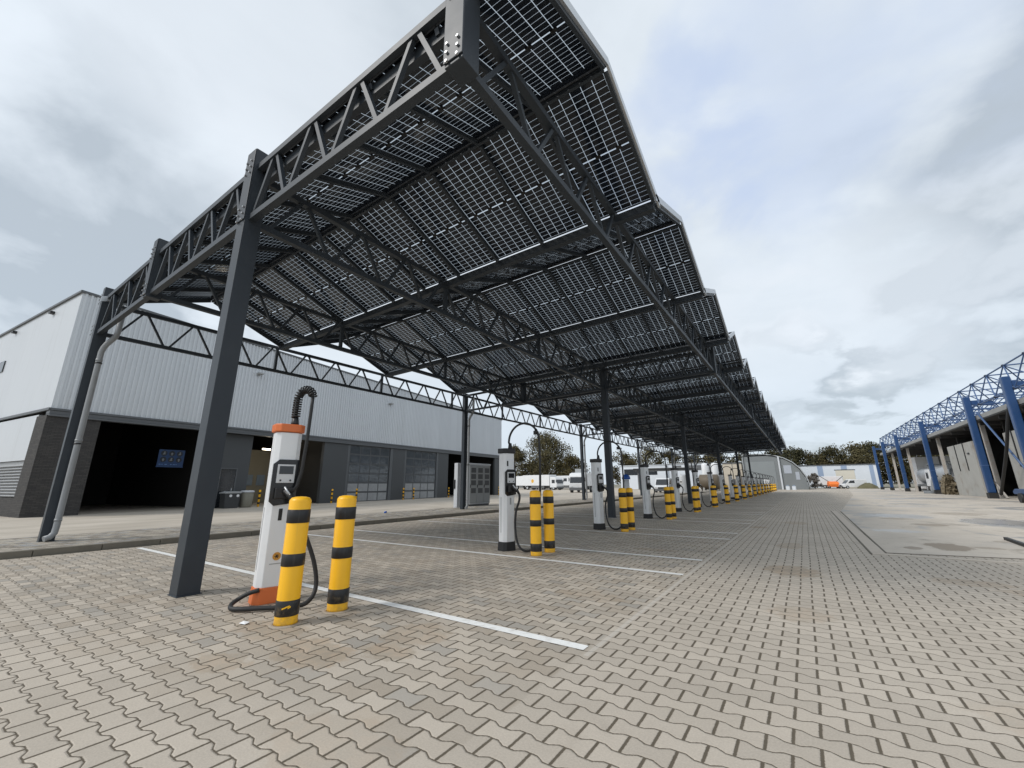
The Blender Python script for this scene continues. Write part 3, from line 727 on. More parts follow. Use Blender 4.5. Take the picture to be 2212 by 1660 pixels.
# ================================================================== CHARGERS
def octo(hx, hy, c): return [(-hx+c,-hy),(hx-c,-hy),(hx,-hy+c),(hx,hy-c),(hx-c,hy),(-hx+c,hy),(-hx,hy-c),(-hx,-hy+c)]
def make_charger(kind):
    root = thing('charging_post', '', 'charger')
    hx, hy = .125, .150
    b_ = MB(); b_.prism(octo(hx+.022, hy+.022, .06), 0, .17, top=.93); b_.build('plinth', ORANGE if kind == 0 else RUBBER, root, bevel=.006)
    b_ = MB(); b_.prism(octo(hx, hy, .055), .17, 1.95); body = b_.build('body', CHGWHITE, root, bevel=.006)
    b_ = MB(); b_.prism(octo(hx+.024, hy+.024, .06), 1.955, 2.055); b_.build('cap', ORANGE if kind == 0 else BLACK, root, bevel=.012)
    # recessed black operating panel on the +x face, sides cut at an angle
    b_ = MB(); pr = [(-.145,1.12),(-.145,1.56),(-.085,1.615),(.145,1.615),(.145,1.10),(-.09,1.07)]
    b_.prism_axis(pr, hx-.01, hx+.018, 'x'); pan = b_.build('operating_panel', DARKPANEL, root, bevel=.004)
    b_ = MB(); b_.box(hx+.019, -.10, 1.335, hx+.030, .10, 1.555); fr = b_.build('screen_frame', SCREENGREY, pan, bevel=.004)
    b_ = MB(); b_.box(hx+.031, -.078, 1.44, hx+.034, .078, 1.535); b_.build('display', SCREEN, fr)
    for s in (-.055, .055):
        b_ = MB(); b_.tube([(hx+.030, s, 1.365), (hx+.036, s, 1.365)], .011, 10, 0, True, False); b_.build('button', BLACK, fr)
    b_ = MB(); b_.prism_axis([(-.10,1.15),(-.10,1.28),(.10,1.28),(.10,1.15)], hx+.018, hx+.075, 'x'); b_.build('plug_holster', BLACK, root, bevel=.01)
    b_ = MB(); b_.box(hx+.001, -.02, .90, hx+.004, .02, 1.035); b_.build('card_slot', BLACK if kind == 0 else CABGREY, root)
    b_ = MB(); b_.box(-.01, -hy-.003, .35, .006, -hy-.0005, 1.05); b_.build('side_seam', CABGREY, root)
    if kind == 1:
        b_ = MB(); b_.box(hx+.001, -.105, 1.66, hx+.004, .09, 1.83); lab = b_.build('info_sticker', paint('sticker_white',(.75,.77,.79),.4,.05,9), root)
        b_ = MB(); b_.box(hx+.0045, -.10, 1.68, hx+.006, -.06, 1.79); b_.build('sticker_mark', BLACK, lab)
    else:
        b_ = MB(); b_.tube([(hx+.0005, .02, .50), (hx+.004, .02, .50)], .045, 20, 0, True, False); dsc = b_.build('logo_disc', paint('logo_orange',(.62,.30,.05),.45,.08,9), root)
        b_ = MB()
        for a in range(3):
            th = a*math.pi/3; b_.beam((hx+.0048, .02-.024*math.cos(th), .50-.024*math.sin(th)), (hx+.0048, .02+.024*math.cos(th), .50+.024*math.sin(th)), .0015, .008)
        b_.tube([(hx+.0042,.02,.50),(hx+.0062,.02,.50)], .012, 10, 0, True, False)
        b_.build('logo_star', BLACK, dsc)
        b_ = MB(); b_.box(hx+.001, -.05, .415, hx+.0025, .11, .424); b_.build('logo_strip', CABGREY, root)
    # overhead hose
    z0 = 2.055
    b_ = MB(); b_.tube([(.06,.05,z0),(.06,.05,z0+.03),(.06,.05,z0+.12)], [.05,.045,.032], 12); b_.build('hose_gland', BLACK, root)
    if kind == 0:
        top = arc((.155,.115,2.40), .115, math.pi, .12, 14, (.85,.53,0))
        pth = [(.06,.05,z0+.10),(.058,.05,2.25),(.057,.052,2.33)] + top
        b_ = MB(); b_.tube(pth, .022, 12); hs = b_.build('hose', RUBBER, root)
        co = MB(); P = [Vector(q) for q in pth]; seg = []
        for i in range(len(P)-1):
            for s in range(10): seg.append(P[i].lerp(P[i+1], s/10))
        # helical guard wound round the hose
        Ls = [0]
        for i in range(1, len(seg)): Ls.append(Ls[-1] + (seg[i]-seg[i-1]).length)
        hel = []; N = 19*12
        for i in range(N+1):
            s = Ls[-1]*i/N; j = max(q for q in range(len(Ls)) if Ls[q] <= s+1e-9); j = min(j, len(seg)-2)
            c_ = seg[j].lerp(seg[j+1], (s-Ls[j])/max(1e-6, Ls[j+1]-Ls[j])); d = (seg[j+1]-seg[j]).normalized()
            a_ = d.cross(Vector((-.53,.85,0))).normalized(); e_ = d.cross(a_)
            th = 2*math.pi*i/12; hel.append(c_ + a_*(.046*math.cos(th)) + e_*(.046*math.sin(th)))
        co.tube(hel, .0095, 6); co.build('coil_guard', BLACK, hs)
        e = Vector(top[-1])
        b_ = MB(); b_.tube([e, e+Vector((.0,.0,-.12)), e+Vector((-.005,-.005,-.5)), e+Vector((-.03,-.02,-.95)), e+Vector((-.05,-.05,-1.12)), Vector((.20,.06,1.20))], .021, 10); b_.build('charging_cable', RUBBER, root)
        b_ = MB(); b_.tube([(.20,.0,1.24),(.27,.06,1.17),(.31,.09,1.10)], [.034,.030,.022], 10); plug = b_.build('charging_plug', BLACK, root)
        b_ = MB(); b_.tube([(.215,-.01,1.285),(.275,.045,1.19)], .012, 8); b_.build('plug_grip', ALU, plug)
        g_ = [(.31,.09,1.10),(.42,.20,.80),(.50,.33,.45),(.56,.36,.18),(.62,.25,.05),(.55,.05,.035),(.44,-.14,.035),(.34,-.30,.035),(.24,-.38,.035),(.13,-.37,.05),(.06,-.30,.08),(.10,-.22,.13),(.14,-.12,.16)]
        b_ = MB(); b_.tube(smooth_path(g_, 6), .024, 10); b_.build('ground_cable', RUBBER, root)
    else:
        r_ = .385; top = arc((.06+r_,.10,2.185), r_, math.pi, 0, 24, (.97,.243,0))
        pth = [(.06,.05,z0+.1),(.065,.04,2.14)] + top
        e = Vector(top[-1])
        pth += [e+Vector((.01,0,-.2)), e+Vector((.012,0,-.55)), e+Vector((.0,0,-1.0)), e+Vector((-.06,0,-1.55)), e+Vector((-.10,0,-1.95)), e+Vector((-.22,-.05,-2.13)), Vector((.50,.0,.05)), Vector((.36,-.02,.18)), Vector((.27,0,.45)), Vector((.26,.03,.75)), Vector((.31,.08,.98)), Vector((.31,.09,1.10))]
        b_ = MB(); b_.tube(smooth_path(pth, 3), .023, 8); hs = b_.build('charging_cable', RUBBER, root)
        b_ = MB(); c0 = Vector(top[19]); c1 = Vector(top[21]); b_.tube([c0, c1], .03, 8); b_.box(c1.x-.10, c1.y-.03, c1.z-.02, c1.x-.02, c1.y+.03, c1.z+.06); b_.build('cable_clamp', BLACK, hs)
        b_ = MB(); b_.tube([(.19,.0,1.25),(.27,.06,1.18),(.31,.09,1.10)], [.036,.032,.022], 10); plug = b_.build('charging_plug', BLACK, root)
        b_ = MB(); b_.tube([(.215,-.01,1.295),(.275,.045,1.20)], .013, 8); b_.build('plug_grip', ALU, plug)
    return root
def smooth_path(pts, sub):
    P = [Vector(q) for q in pts]; o = []
    for i in range(len(P)-1):
        p0 = P[max(i-1,0)]; p1 = P[i]; p2 = P[i+1]; p3 = P[min(i+2, len(P)-1)]
        for s in range(sub):
            t = s/sub
            o.append(.5*((2*p1)+(-p0+p2)*t+(2*p0-5*p1+4*p2-p3)*t*t+(-p0+3*p1-3*p2+p3)*t**3))
    o.append(P[-1]); return o
c0 = make_charger(0); c0.location = (-5.40, 2.84, 0); c0.rotation_euler = (0, 0, -.26); c0['label'] = 'white charging post with orange cap and orange foot nearest the camera'; c0['group'] = 'charging posts under the carport'
c1 = make_charger(1)
for k in range(1, 19):
    y = 7.55 + 4.84*(k-1); x = -5.27
    if k < 8: lab = '%s charging post from the camera, white with a black cap and looped cable' % ordn[k]
    else: lab = 'tiny white charging post with looped cable in the far blurred row'
    o = c1 if k == 1 else copy_tree(c1, (x, y, 0))
    o.location = (x, y, 0); o.rotation_euler = (0, 0, -.24 + random.uniform(-.04,.04)); o['label'] = lab; o['group'] = 'charging posts under the carport' if k < 8 else 'distant charging posts'
tag((lambda q: (q.tube([(-8.42,24,.0),(-8.42,24,.9),(-8.42,24,1.55)], [.17,.17,.15], 16), q)[1])(MB()).build('pump_housing', WHITEV), 'white cylindrical pump with a blue domed lid behind the charging posts', 'pump')
pump = bpy.data.objects['pump_housing']
b_ = MB(); b_.lathe([(.23,1.56),(.235,1.64),(.19,1.76),(.10,1.83),(.001,1.85)], 20, c=(-8.42,24)); b_.build('domed_lid', BLUE_B, pump)

# ================================================================== DEPOT BUILDING (left)
bx_ = Vector((-26.18, 3.55, 0)); PHI = .12
depot = thing('depot_building', 'large depot with ribbed silver cladding above dark workshop doors', 'building', bx_, PHI)
LB = 40.0
zc0 = lambda s: 4.57 + .006*s
zc1 = lambda s: 9.98 - .017*s
# ribbed cladding: trapezoidal profile along y (=s), facing +x
b_ = MB(); pts = []; s = 0.0; pw = .20
while s < LB - .2:
    pts += [(0.0, s), (0.0, s+.08), (.05, s+.105), (.05, s+.175)]; s += pw
pts.append((0.0, LB))
vv = []; ff = []
for (dx, s) in pts: vv += [(dx, s, zc0(s)), (dx, s, zc1(s))]
for i in range(len(pts)-1): ff.append((2*i, 2*i+2, 2*i+3, 2*i+1))
b_.add(vv, ff); clad = b_.build('ribbed_cladding', CLAD, depot, fix=False)
b_ = MB(); 
b_.hexa([(-.06,-.05,zc1(0)-.06),(.07,-.05,zc1(0)-.06),(.07,LB+.05,zc1(LB)-.06),(-.06,LB+.05,zc1(LB)-.06),(-.06,-.05,zc1(0)+.05),(.07,-.05,zc1(0)+.05),(.07,LB+.05,zc1(LB)+.05),(-.06,LB+.05,zc1(LB)+.05)])
b_.build('roof_trim', EAVE, clad)
# two-step eave below the cladding
b_ = MB()
for (za, zb_, d) in [(-.09, .0, .10), (-.25, -.10, .06), (-.34, -.26, .10)]:
    b_.hexa([(-.30,-.02,zc0(0)+za),(d,-.02,zc0(0)+za),(d,LB,zc0(LB)+za),(-.30,LB,zc0(LB)+za),(-.30,-.02,zc0(0)+zb_),(d,-.02,zc0(0)+zb_),(d,LB,zc0(LB)+zb_),(-.30,LB,zc0(LB)+zb_)])
b_.build('eave_band', EAVE, depot)
# gable side (facing -y), smooth panels
gx = -34.0
b_ = MB(); b_.add([(0,0,zc0(0)+.0),(gx,0,4.42),(gx,0,8.7),(0,0,zc1(0))], [(0,1,2,3)]); gab = b_.build('gable_cladding', CLAD, depot, fix=False)
b_ = MB(); b_.beam((.05,-.02,zc1(0)), (gx,-.02,8.7), .12, .10); b_.build('gable_trim', EAVE, gab)
b_ = MB(); b_.beam((.04,-.02,zc0(0)-.04), (gx,-.02,4.40), .10, .11); b_.build('gable_band', EAVE, gab)
for xg, zg_ in ((-3.0, 9.45), (-7.9, 9.3)):
    b_ = MB(); b_.box(xg-.12,-.16,zg_,xg+.12,-.005,zg_+.12); b_.build('gable_lamp', BLACK, gab)
b_ = MB(); b_.box(-10.5,-.05,7.2,-8.1,.01,7.8); b_.build('gable_window', GLASSW, gab)
b_ = MB(); b_.box(gx,-.01,2.42,-1.12,.12,4.36); b_.build('lower_panel', CLAD, depot)
b_ = MB()
for i in range(11): 
    zz = 2.28-.125*i; b_.hexa([(-12,-.03,zz-.10),(-1.15,-.03,zz-.10),(-1.15,.06,zz-.04),(-12,.06,zz-.04),(-12,-.03,zz-.075),(-1.15,-.03,zz-.075),(-1.15,.06,zz-.015),(-12,.06,zz-.015)])
b_.box(-12,.07,.9,-1.12,.10,2.40)
b_.build('louvre', paint('louvre_grey',(.33,.34,.35),.5,.08,2), depot)
b_ = MB(); b_.box(-12,-.02,.05,-1.13,.15,.88); b_.box(gx,-.02,.05,-12.01,.15,2.40); b_.build('plinth_wall', BRICK, depot)
b_ = MB(); b_.box(-1.1,-.06,.05,.02,1.70,4.27); b_.build('brick_pier', BRICK, depot)
# wall pieces between the doors
for (s0, s1, d) in [(7.35, 9.0, -.35), (13.9, 16.0, -.02), (20.85, 22.30, -.02), (27.2, 28.8, -.02), (38.3, 40.0, -.02)]:
    b_ = MB(); b_.box(d-.25, s0, .05, d, s1, zc0(s0)-.35); b_.build('wall_panel', PIERGREY, depot)
b_ = MB(); b_.box(-.36,7.4,.08,-.335,8.28,2.28); d_ = b_.build('door', GLASSW, depot)
b_ = MB(); b_.box(-.345,7.36,.08,-.31,7.42,2.32); b_.box(-.345,8.27,.08,-.31,8.34,2.32); b_.box(-.345,7.42,2.26,-.31,8.27,2.32); b_.build('door_frame', EAVE, d_)
b_ = MB(); b_.box(-.334,8.12,1.05,-.30,8.16,1.2); b_.build('door_handle', ALU, d_)
# glazed sectional doors
def sect_door(s0, s1):
    zt_ = zc0(s0)-.36; b_ = MB(); b_.box(-.14, s0, .06, -.10, s1, zt_); fr = b_.build('sectional_door', paint('door_frame_grey',(.075,.08,.085),.5,.08,2), depot)
    nr, nc = 6, 4; dz = (zt_-.10)/nr; dy = (s1-s0-.12)/nc
    for r_ in range(nr):
        for c_ in range(nc):
            q = MB(); z0 = .10+dz*r_+.07; y0 = s0+.06+dy*c_+.05
            q.box(-.099, y0, z0, -.092, y0+dy-.10, z0+dz-.13)
            q.build('pane', GLASSD if r_ > 1 else paint('frosted_pane',(.30,.31,.32),.25,.25,3), fr)
    b_ = MB()
    for r_ in range(1, nr): b_.box(-.099, s0+.01, .10+dz*r_-.012, -.088, s1-.01, .10+dz*r_+.012)
    b_.build('section_joint', EAVE, fr)
    b_ = MB(); b_.box(-.10, s0-.20, .06, -.03, s0-.01, zt_); b_.box(-.10, s1+.01, .06, -.03, s1+.35, zt_); b_.box(-.10, s0-.2, zt_, -.03, s1+.3, zt_+.03); b_.build('door_jamb', EAVE, fr)
sect_door(16.22, 20.5); sect_door(22.52, 26.85)
# dark workshop behind the open doors
b_ = MB(); dpt = -14
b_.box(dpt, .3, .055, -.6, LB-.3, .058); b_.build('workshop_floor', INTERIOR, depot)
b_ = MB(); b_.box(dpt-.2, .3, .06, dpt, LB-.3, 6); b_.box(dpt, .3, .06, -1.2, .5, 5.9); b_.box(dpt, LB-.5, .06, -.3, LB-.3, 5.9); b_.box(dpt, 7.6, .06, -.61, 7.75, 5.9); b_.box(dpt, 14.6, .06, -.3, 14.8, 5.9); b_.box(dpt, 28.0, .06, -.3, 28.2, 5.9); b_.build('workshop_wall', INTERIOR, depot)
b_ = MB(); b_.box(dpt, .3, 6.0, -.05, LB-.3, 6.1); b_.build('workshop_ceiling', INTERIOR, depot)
b_ = MB(); b_.hexa([(gx,.01,8.6),(-.06,.01,zc1(0)-.12),(-.06,LB-.1,zc1(LB)-.12),(gx,LB-.1,8.0),(gx,.01,8.75),(-.06,.01,zc1(0)),(-.06,LB-.1,zc1(LB)),(gx,LB-.1,8.15)]); b_.build('roof', EAVE, depot)
b_ = MB(); b_.box(gx,LB-.1,.05,-.02,LB-.02,zc0(LB)-.3); b_.box(gx,LB-.1,zc0(LB)-.3,-.01,LB,zc1(LB)-.13); b_.build('end_wall', CLAD, depot)
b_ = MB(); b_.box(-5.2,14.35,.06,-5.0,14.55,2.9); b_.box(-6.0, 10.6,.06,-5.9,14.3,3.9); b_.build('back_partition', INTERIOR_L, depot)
for (xa, s, w) in [(-3.0, 11.6, .5), (-3.0, 12.9, 1.0), (-4.2, 10.2, .6)]:
    b_ = MB(); b_.box(xa-.06, s-w/2, 3.72, xa+.06, s+w/2, 3.80); b_.build('tube_light', TUBE, depot)
for s in (11.2, 12.1, 13.0):
    b_ = MB(); b_.box(-5.88, s, 1.35, -5.85, s+.6, 2.1); b_.build('notice_sheet', paint('notice_blue',(.25,.32,.40),.5,.3,4), depot)
for (s, z) in [(8.5, 8.02), (19.96, 8.04)]:
    b_ = MB(); b_.box(.05, s-.16, z-.02, .34, s+.16, z+.08); b_.box(.05, s-.05, z-.10, .12, s+.05, z+.0); b_.build('wall_lamp', CABGREY, depot, bevel=.02)
def depot_pt(x, s, z): 
    return bx_ + Vector((x*math.cos(PHI)-s*math.sin(PHI), x*math.sin(PHI)+s*math.cos(PHI), z))
# instruction board inside the first opening
sg = thing('safety_board', 'blue board with six round pictograms hanging in the open workshop', 'sign', depot_pt(-1.2, 4.78+.5, 2.35), PHI)
b_ = MB(); b_.box(-.02,-.60,0,.0,.60,.86); b_.box(-.03,-.62,-.06,.005,.62,-.005); b_.build('board', paint('board_blue_shaded',(.012,.042,.12),.4,.1,3), sg)  # blue darkened: the shade inside the opening is put into the colour
for r_ in range(2):
    for c_ in range(3):
        q = MB(); cy_, cz_ = -.36+.36*c_, .66-.32*r_
        q.tube([(.001,cy_,cz_),(.006,cy_,cz_)], .145, 20, 0, True, False); dk = q.build('pictogram', paint('pictogram_dark',(.012,.016,.024),.4,.1,3), sg)
        q = MB()
        if (r_+c_) % 2: q.tube([(.0065,cy_,cz_),(.009,cy_,cz_)], .05, 10, 0, True, False); q.box(.0065,cy_-.03,cz_-.09,.009,cy_+.03,cz_-.045)
        else: q.add([(.008,cy_-.07,cz_-.07),(.008,cy_+.07,cz_-.05),(.008,cy_+.01,cz_+.08)],[(0,1,2)]); q.box(.0065,cy_-.02,cz_+.04,.009,cy_+.05,cz_+.09)
        q.build('pictogram_symbol', paint('pictogram_grey',(.16,.17,.18),.5,.1,3), dk)
q = MB()
for i, w in enumerate((.09,.05,.11,.0,.07,.10,.04)): q.box(.001,-.52+.13*i,.07,.004,-.52+.13*i+w,.105)
q.build('caption_line', paint('caption_blue',(.10,.20,.42),.5,.1,3), sg)

# litter bins by the side door
bn_ = thing('waste_container', 'low dark waste container with two white spots by the side door', 'bin', depot_pt(.35, 7.76, .12), PHI)
b_ = MB(); b_.prism_axis([(-.36,0),(-.42,.78),(.42,.78),(.36,0)], -.25, .25, 'x'); b_.build('tub', DARKBIN, bn_, bevel=.02)
b_ = MB(); b_.prism_axis([(-.46,.785),(-.46,.84),(-.2,.90),(.46,.89),(.46,.785)], -.28, .28, 'x'); b_.build('lid', CABGREY, bn_, bevel=.015)
for s in (-.12, .27):
    b_ = MB(); b_.tube([(.25,s,.66),(.275,s,.66)], .075, 12, 0, True, False); b_.build('white_spot', CHGWHITE, bn_)
b2 = thing('litter_bin', 'stone coloured litter bin beside the dark waste container', 'bin', depot_pt(.35, 8.70, .12), PHI)
b_ = MB(); b_.lathe([(.25,0),(.30,.06),(.335,.80),(.32,.82)], 16); b_.build('bin_body', BINGREY, b2)
b_ = MB(); b_.lathe([(.36,.82),(.36,.90),(.30,.93),(.0005,.94)], 16); b_.build('bin_rim', CABLITE, b2)
# slim guard posts in front of the depot doors
def make_guard():
    r_ = thing('guard_post', '', 'guard post'); b_ = MB(); b_.lathe([(.06,0),(.06,.93),(.05,.955),(.001,.97)], 14); b_.build('post', YELLOW, r_)
    for (a, c) in [(.16,.28),(.44,.56),(.72,.84)]:
        q = MB(); q.lathe([(.062,a),(.064,a+.003),(.064,c-.003),(.062,c)], 14); q.build('black_band', BANDBLK, r_)
    return r_
gp = None
for s, x, lab in [(9.34, .5, 'slim yellow and black guard post beside the stone litter bin'), (14.55, .45, 'slim guard post at the grey pier left of the first glazed door'),
             (16.65, .55, 'slim guard post at the left edge of the first glazed workshop door'), (21.86, .45, 'left slim guard post between the two glazed workshop doors'),
             (23.12, .5, 'slim guard post at the left edge of the second glazed door'), (28.38, .45, 'slim guard post right of the second glazed door'), (29.62, .5, 'slim guard post just left of the white edged power cabinet'),
             (38.4, .5, 'slim guard post right of the power cabinet at the end of the depot')]:
    if gp is None: gp = make_guard(); o = gp; o.location = depot_pt(x, s, .11); o['label'] = lab
    else: o = copy_tree(gp, depot_pt(x, s, .11), 0, lab)
    o['group'] = 'slim guard posts along the depot doors'

# power cabinet on the footpath
pc = thing('power_cabinet', 'large grey ventilated power cabinet with pale side on the footpath', 'cabinet', (-16.05, 19.2, .115))
b_ = MB(); b_.box(-.75,.0,.10,.0,2.0,2.32); b_.build('housing', CABLITE, pc, bevel=.02)
b_ = MB(); b_.box(-.73,.04,.0,-.04,1.96,.10); b_.build('plinth', CABDARK, pc)
b_ = MB(); b_.box(-.79,-.04,2.32,.04,2.04,2.42); b_.build('roof', CABLITE, pc, bevel=.02)
for i in range(3):
    y0 = .05+.64*i; b_ = MB(); b_.box(.0, y0, .16, .035, y0+.62, 2.28); dr = b_.build('cabinet_door', CABGREY, pc, bevel=.008)
    for z0 in (1.88, 1.52, 1.16, .72):
        q = MB()
        q.box(.034, y0+.10, z0, .037, y0+.54, z0+.28)
        for l_ in range(6): q.box(.037, y0+.11, z0+.02+.045*l_, .043, y0+.53, z0+.035+.045*l_)
        q.build('vent_grille', CABDARK, dr)
    q = MB(); q.box(.036, y0+.02, 1.03, .06, y0+.06, 1.20); q.build('handle', BLACK, dr)
cc = thing('column_cabinet', 'slim pale cabinet standing behind the second outer carport column', 'cabinet', (-15.05, 17.05, .115))
b_ = MB(); b_.box(-.12,-.12,.05,.12,.18,2.3); b_.build('housing', CABLITE, cc, bevel=.015)
b_ = MB(); b_.box(-.14,-.15,1.0,-.02,-.121,1.45); b_.build('black_box', BLACK, cc)
# scrap of blue plastic
b_ = MB(); b_.lathe([(.05,0),(.06,.03),(.03,.11),(.001,.12)], 10); o = b_.build('plastic_scrap', BLUE_B); o.location = (-15.56,12.88,.116); o.rotation_euler = (0,.9,.4); tag(o, 'small blue plastic scrap lying on the footpath', 'litter')

# ================================================================== BLUE SPACE-FRAME GANTRY (right)
gan = thing('space_frame_canopy', 'blue steel space frame carried on thick leaning blue columns', 'canopy', (12.7, 51.7, 0))
GO = Vector((12.7, 51.7, 0))
def gb_(b_, name, mats, parent=gan, **kw):
    b_.v = [tuple(Vector(q)-GO) for q in b_.v]; return b_.build(name, mats, parent, **kw)
colY = [42.9, 51.72, 69.4, 87.1, 100.75, 112.5]
for y in [34.1] + colY:
    b_ = MB(); b_.box(12.48, y-.24, .45, 12.92, y+.24, 8.45); p_ = gb_(b_, 'column', BLUE_P, bevel=.05)
    b_ = MB(); b_.box(12.42, y-.30, 0, 12.98, y+.30, .45); gb_(b_, 'column_foot', paint('foot_black',(.03,.03,.03),.8,.2,3), p_)
    b_ = MB(); b_.box(12.46, y-.26, 2.62, 12.94, y+.26, 2.68); gb_(b_, 'collar', BLUE_T, p_)
    b_ = MB(); b_.beam((12.9, y, 7.95), (14.3, y, 7.75), .28, .32); gb_(b_, 'bracket', BLUE_P, p_)
MODU = 3.65; Y0 = 26.2; NX, NY = 5, 22
top = {}; bot = {}
for i in range(NX+1):
    for j in range(NY+1): top[i,j] = Vector((13.3+MODU*i, Y0+MODU*j, 9.55))
for i in range(NX+2):
    for j in range(NY+2): bot[i,j] = Vector((13.3+MODU*(i-.5)+(1.5 if i == 0 else 0), Y0+MODU*(j-.5), 7.55))
t_ = MB(); w_ = MB(); bo = MB(); nd = MB()
for (i,j), p in top.items():
    if (i+1,j) in top: t_.tube([p, top[i+1,j]], .05, 5, 0, False)
    if (i,j+1) in top: t_.tube([p, top[i,j+1]], .055, 5, 0, False)
    for a in (0,1):
        for c in (0,1): w_.tube([p, bot[i+a,j+c]], .045, 5, 0, False)
    nd.lathe([(.001,9.45),(.09,9.48),(.12,9.55),(.09,9.62),(.001,9.65)], 6, 0, (p.x,p.y))
for (i,j), p in bot.items():
    if (i+1,j) in bot: bo.tube([p, bot[i+1,j]], .05, 5, 0, False)
    if (i,j+1) in bot: bo.tube([p, bot[i,j+1]], .055, 5, 0, False)
    nd.lathe([(.001,7.44),(.10,7.48),(.13,7.55),(.10,7.62),(.001,7.66)], 6, 0, (p.x,p.y))
gb_(t_, 'top_grid', BLUE_T); gb_(w_, 'web_tubes', BLUE_T); gb_(bo, 'bottom_grid', BLUE_T); gb_(nd, 'node_joint', paint('node_dark',(.02,.03,.055),.5,.1,2))['kind'] = 'stuff'
b_ = MB(); b_.tube([(12.9,50.8,7.0),(12.9,43.4,1.2)], .07, 8); gb_(b_, 'brace_rod', BLUE_T)

# ================================================================== OLD SHED UNDER THE GANTRY
shed = thing('open_shed', 'old flat roofed shed with dark bays under the blue space frame', 'shed', (13.9, 60, 0))
SO = Vector((13.9, 60, 0))
def sb_(b_, name, mats, parent=shed, **kw):
    b_.v = [tuple(Vector(q)-SO) for q in b_.v]; return b_.build(name, mats, parent, **kw)
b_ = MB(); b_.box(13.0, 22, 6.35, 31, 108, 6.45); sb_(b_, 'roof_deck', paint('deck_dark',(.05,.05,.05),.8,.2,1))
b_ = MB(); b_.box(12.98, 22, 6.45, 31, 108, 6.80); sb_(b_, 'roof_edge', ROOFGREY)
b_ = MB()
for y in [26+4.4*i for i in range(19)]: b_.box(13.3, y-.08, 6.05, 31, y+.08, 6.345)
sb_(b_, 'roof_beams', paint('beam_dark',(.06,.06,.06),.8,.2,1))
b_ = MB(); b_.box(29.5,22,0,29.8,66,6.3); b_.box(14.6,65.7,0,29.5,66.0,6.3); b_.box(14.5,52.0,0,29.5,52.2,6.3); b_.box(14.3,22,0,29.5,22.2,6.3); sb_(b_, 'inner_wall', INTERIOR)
for (ya, yb) in [(56.7, 65.0), (22.5, 49.0)]:
    b_ = MB(); b_.box(13.5, ya, 0, 13.85, yb, 5.03); cw = sb_(b_, 'concrete_wall', CONCR, bevel=.02)
    for yy in [ya+2.75*i for i in range(1, int((yb-ya)/2.75)+1) if ya+2.75*i < yb-.6]:
        b_ = MB(); b_.box(13.44, yy-.05, 2.4, 13.50, yy+.05, 5.1); sb_(b_, 'wall_pipe', BLACK, cw)
    b_ = MB(); b_.box(13.44, ya+1.4, 3.9, 13.50, ya+1.9, 4.05); sb_(b_, 'wall_bracket', BLACK, cw)
for (y, m_) in [(53.5, WOODP), (68.6, WOODP), (86.6, WOODP), (100.2, WOODP)]:
    b_ = MB(); b_.box(13.52, y-.14, 0, 13.80, y+.14, 6.34); sb_(b_, 'shed_post', m_)
b_ = MB(); b_.tube(smooth_path([(12.75,43.0,7.2),(12.6,44.2,5.4),(12.6,45.8,3.6),(12.7,48.3,1.7),(12.9,50.6,.35)], 5), .10, 10); tag(b_.build('suction_hose', RUBBER), 'thick black hose hanging in front of the concrete wall at the right', 'hose')
b_ = MB(); b_.beam((13.3,50.9,.03),(12.95,52.6,2.0), .10, .10); tag(b_.build('loose_plank', WOODP), 'pale weathered plank leaning at the foot of the right blue column', 'plank')
# trailer at the right edge
tr_ = thing('blue_trailer', 'low blue trailer with clutter parked at the right edge of the yard', 'trailer', (12.15, 40.4, 0))
b_ = MB(); b_.prism_axis([(-1.7,.55),(-1.5,.88),(1.9,.86),(2.3,.70),(2.2,.52)], -.7, .7, 'x'); b_.build('deck', BLUE_B if False else BLUE_P, tr_, bevel=.03)
b_ = MB(); b_.tube([(0,2.2,.62),(0,3.0,.60)], .06, 8); b_.tube([(0,3.0,.52),(0,3.0,.78)], .09, 8); b_.build('drawbar', HOSEG, tr_)
for (y, x) in [(-.4,-.75),(-.4,.75),(.9,-.75),(.9,.75)]:
    q = MB(); q.tube([(x-.1,y,.30),(x+.1,y,.30)], .30, 16); w = q.build('wheel', RUBBER, tr_)
b_ = MB()
random.seed(3)
for i in range(10): b_.tube([(random.uniform(-.6,.6), random.uniform(-1,2), random.uniform(.1,.5)) for _ in range(3)], .05, 6)
b_.build('hanging_clutter', HOSEG, tr_)
b_ = MB(); b_.beam((3.68,14.95,.035),(3.55,13.0,.035),.07,.06); tag(b_.build('steel_bar', RUBBER), 'dark steel bar lying on the concrete slab at the right', 'bar')

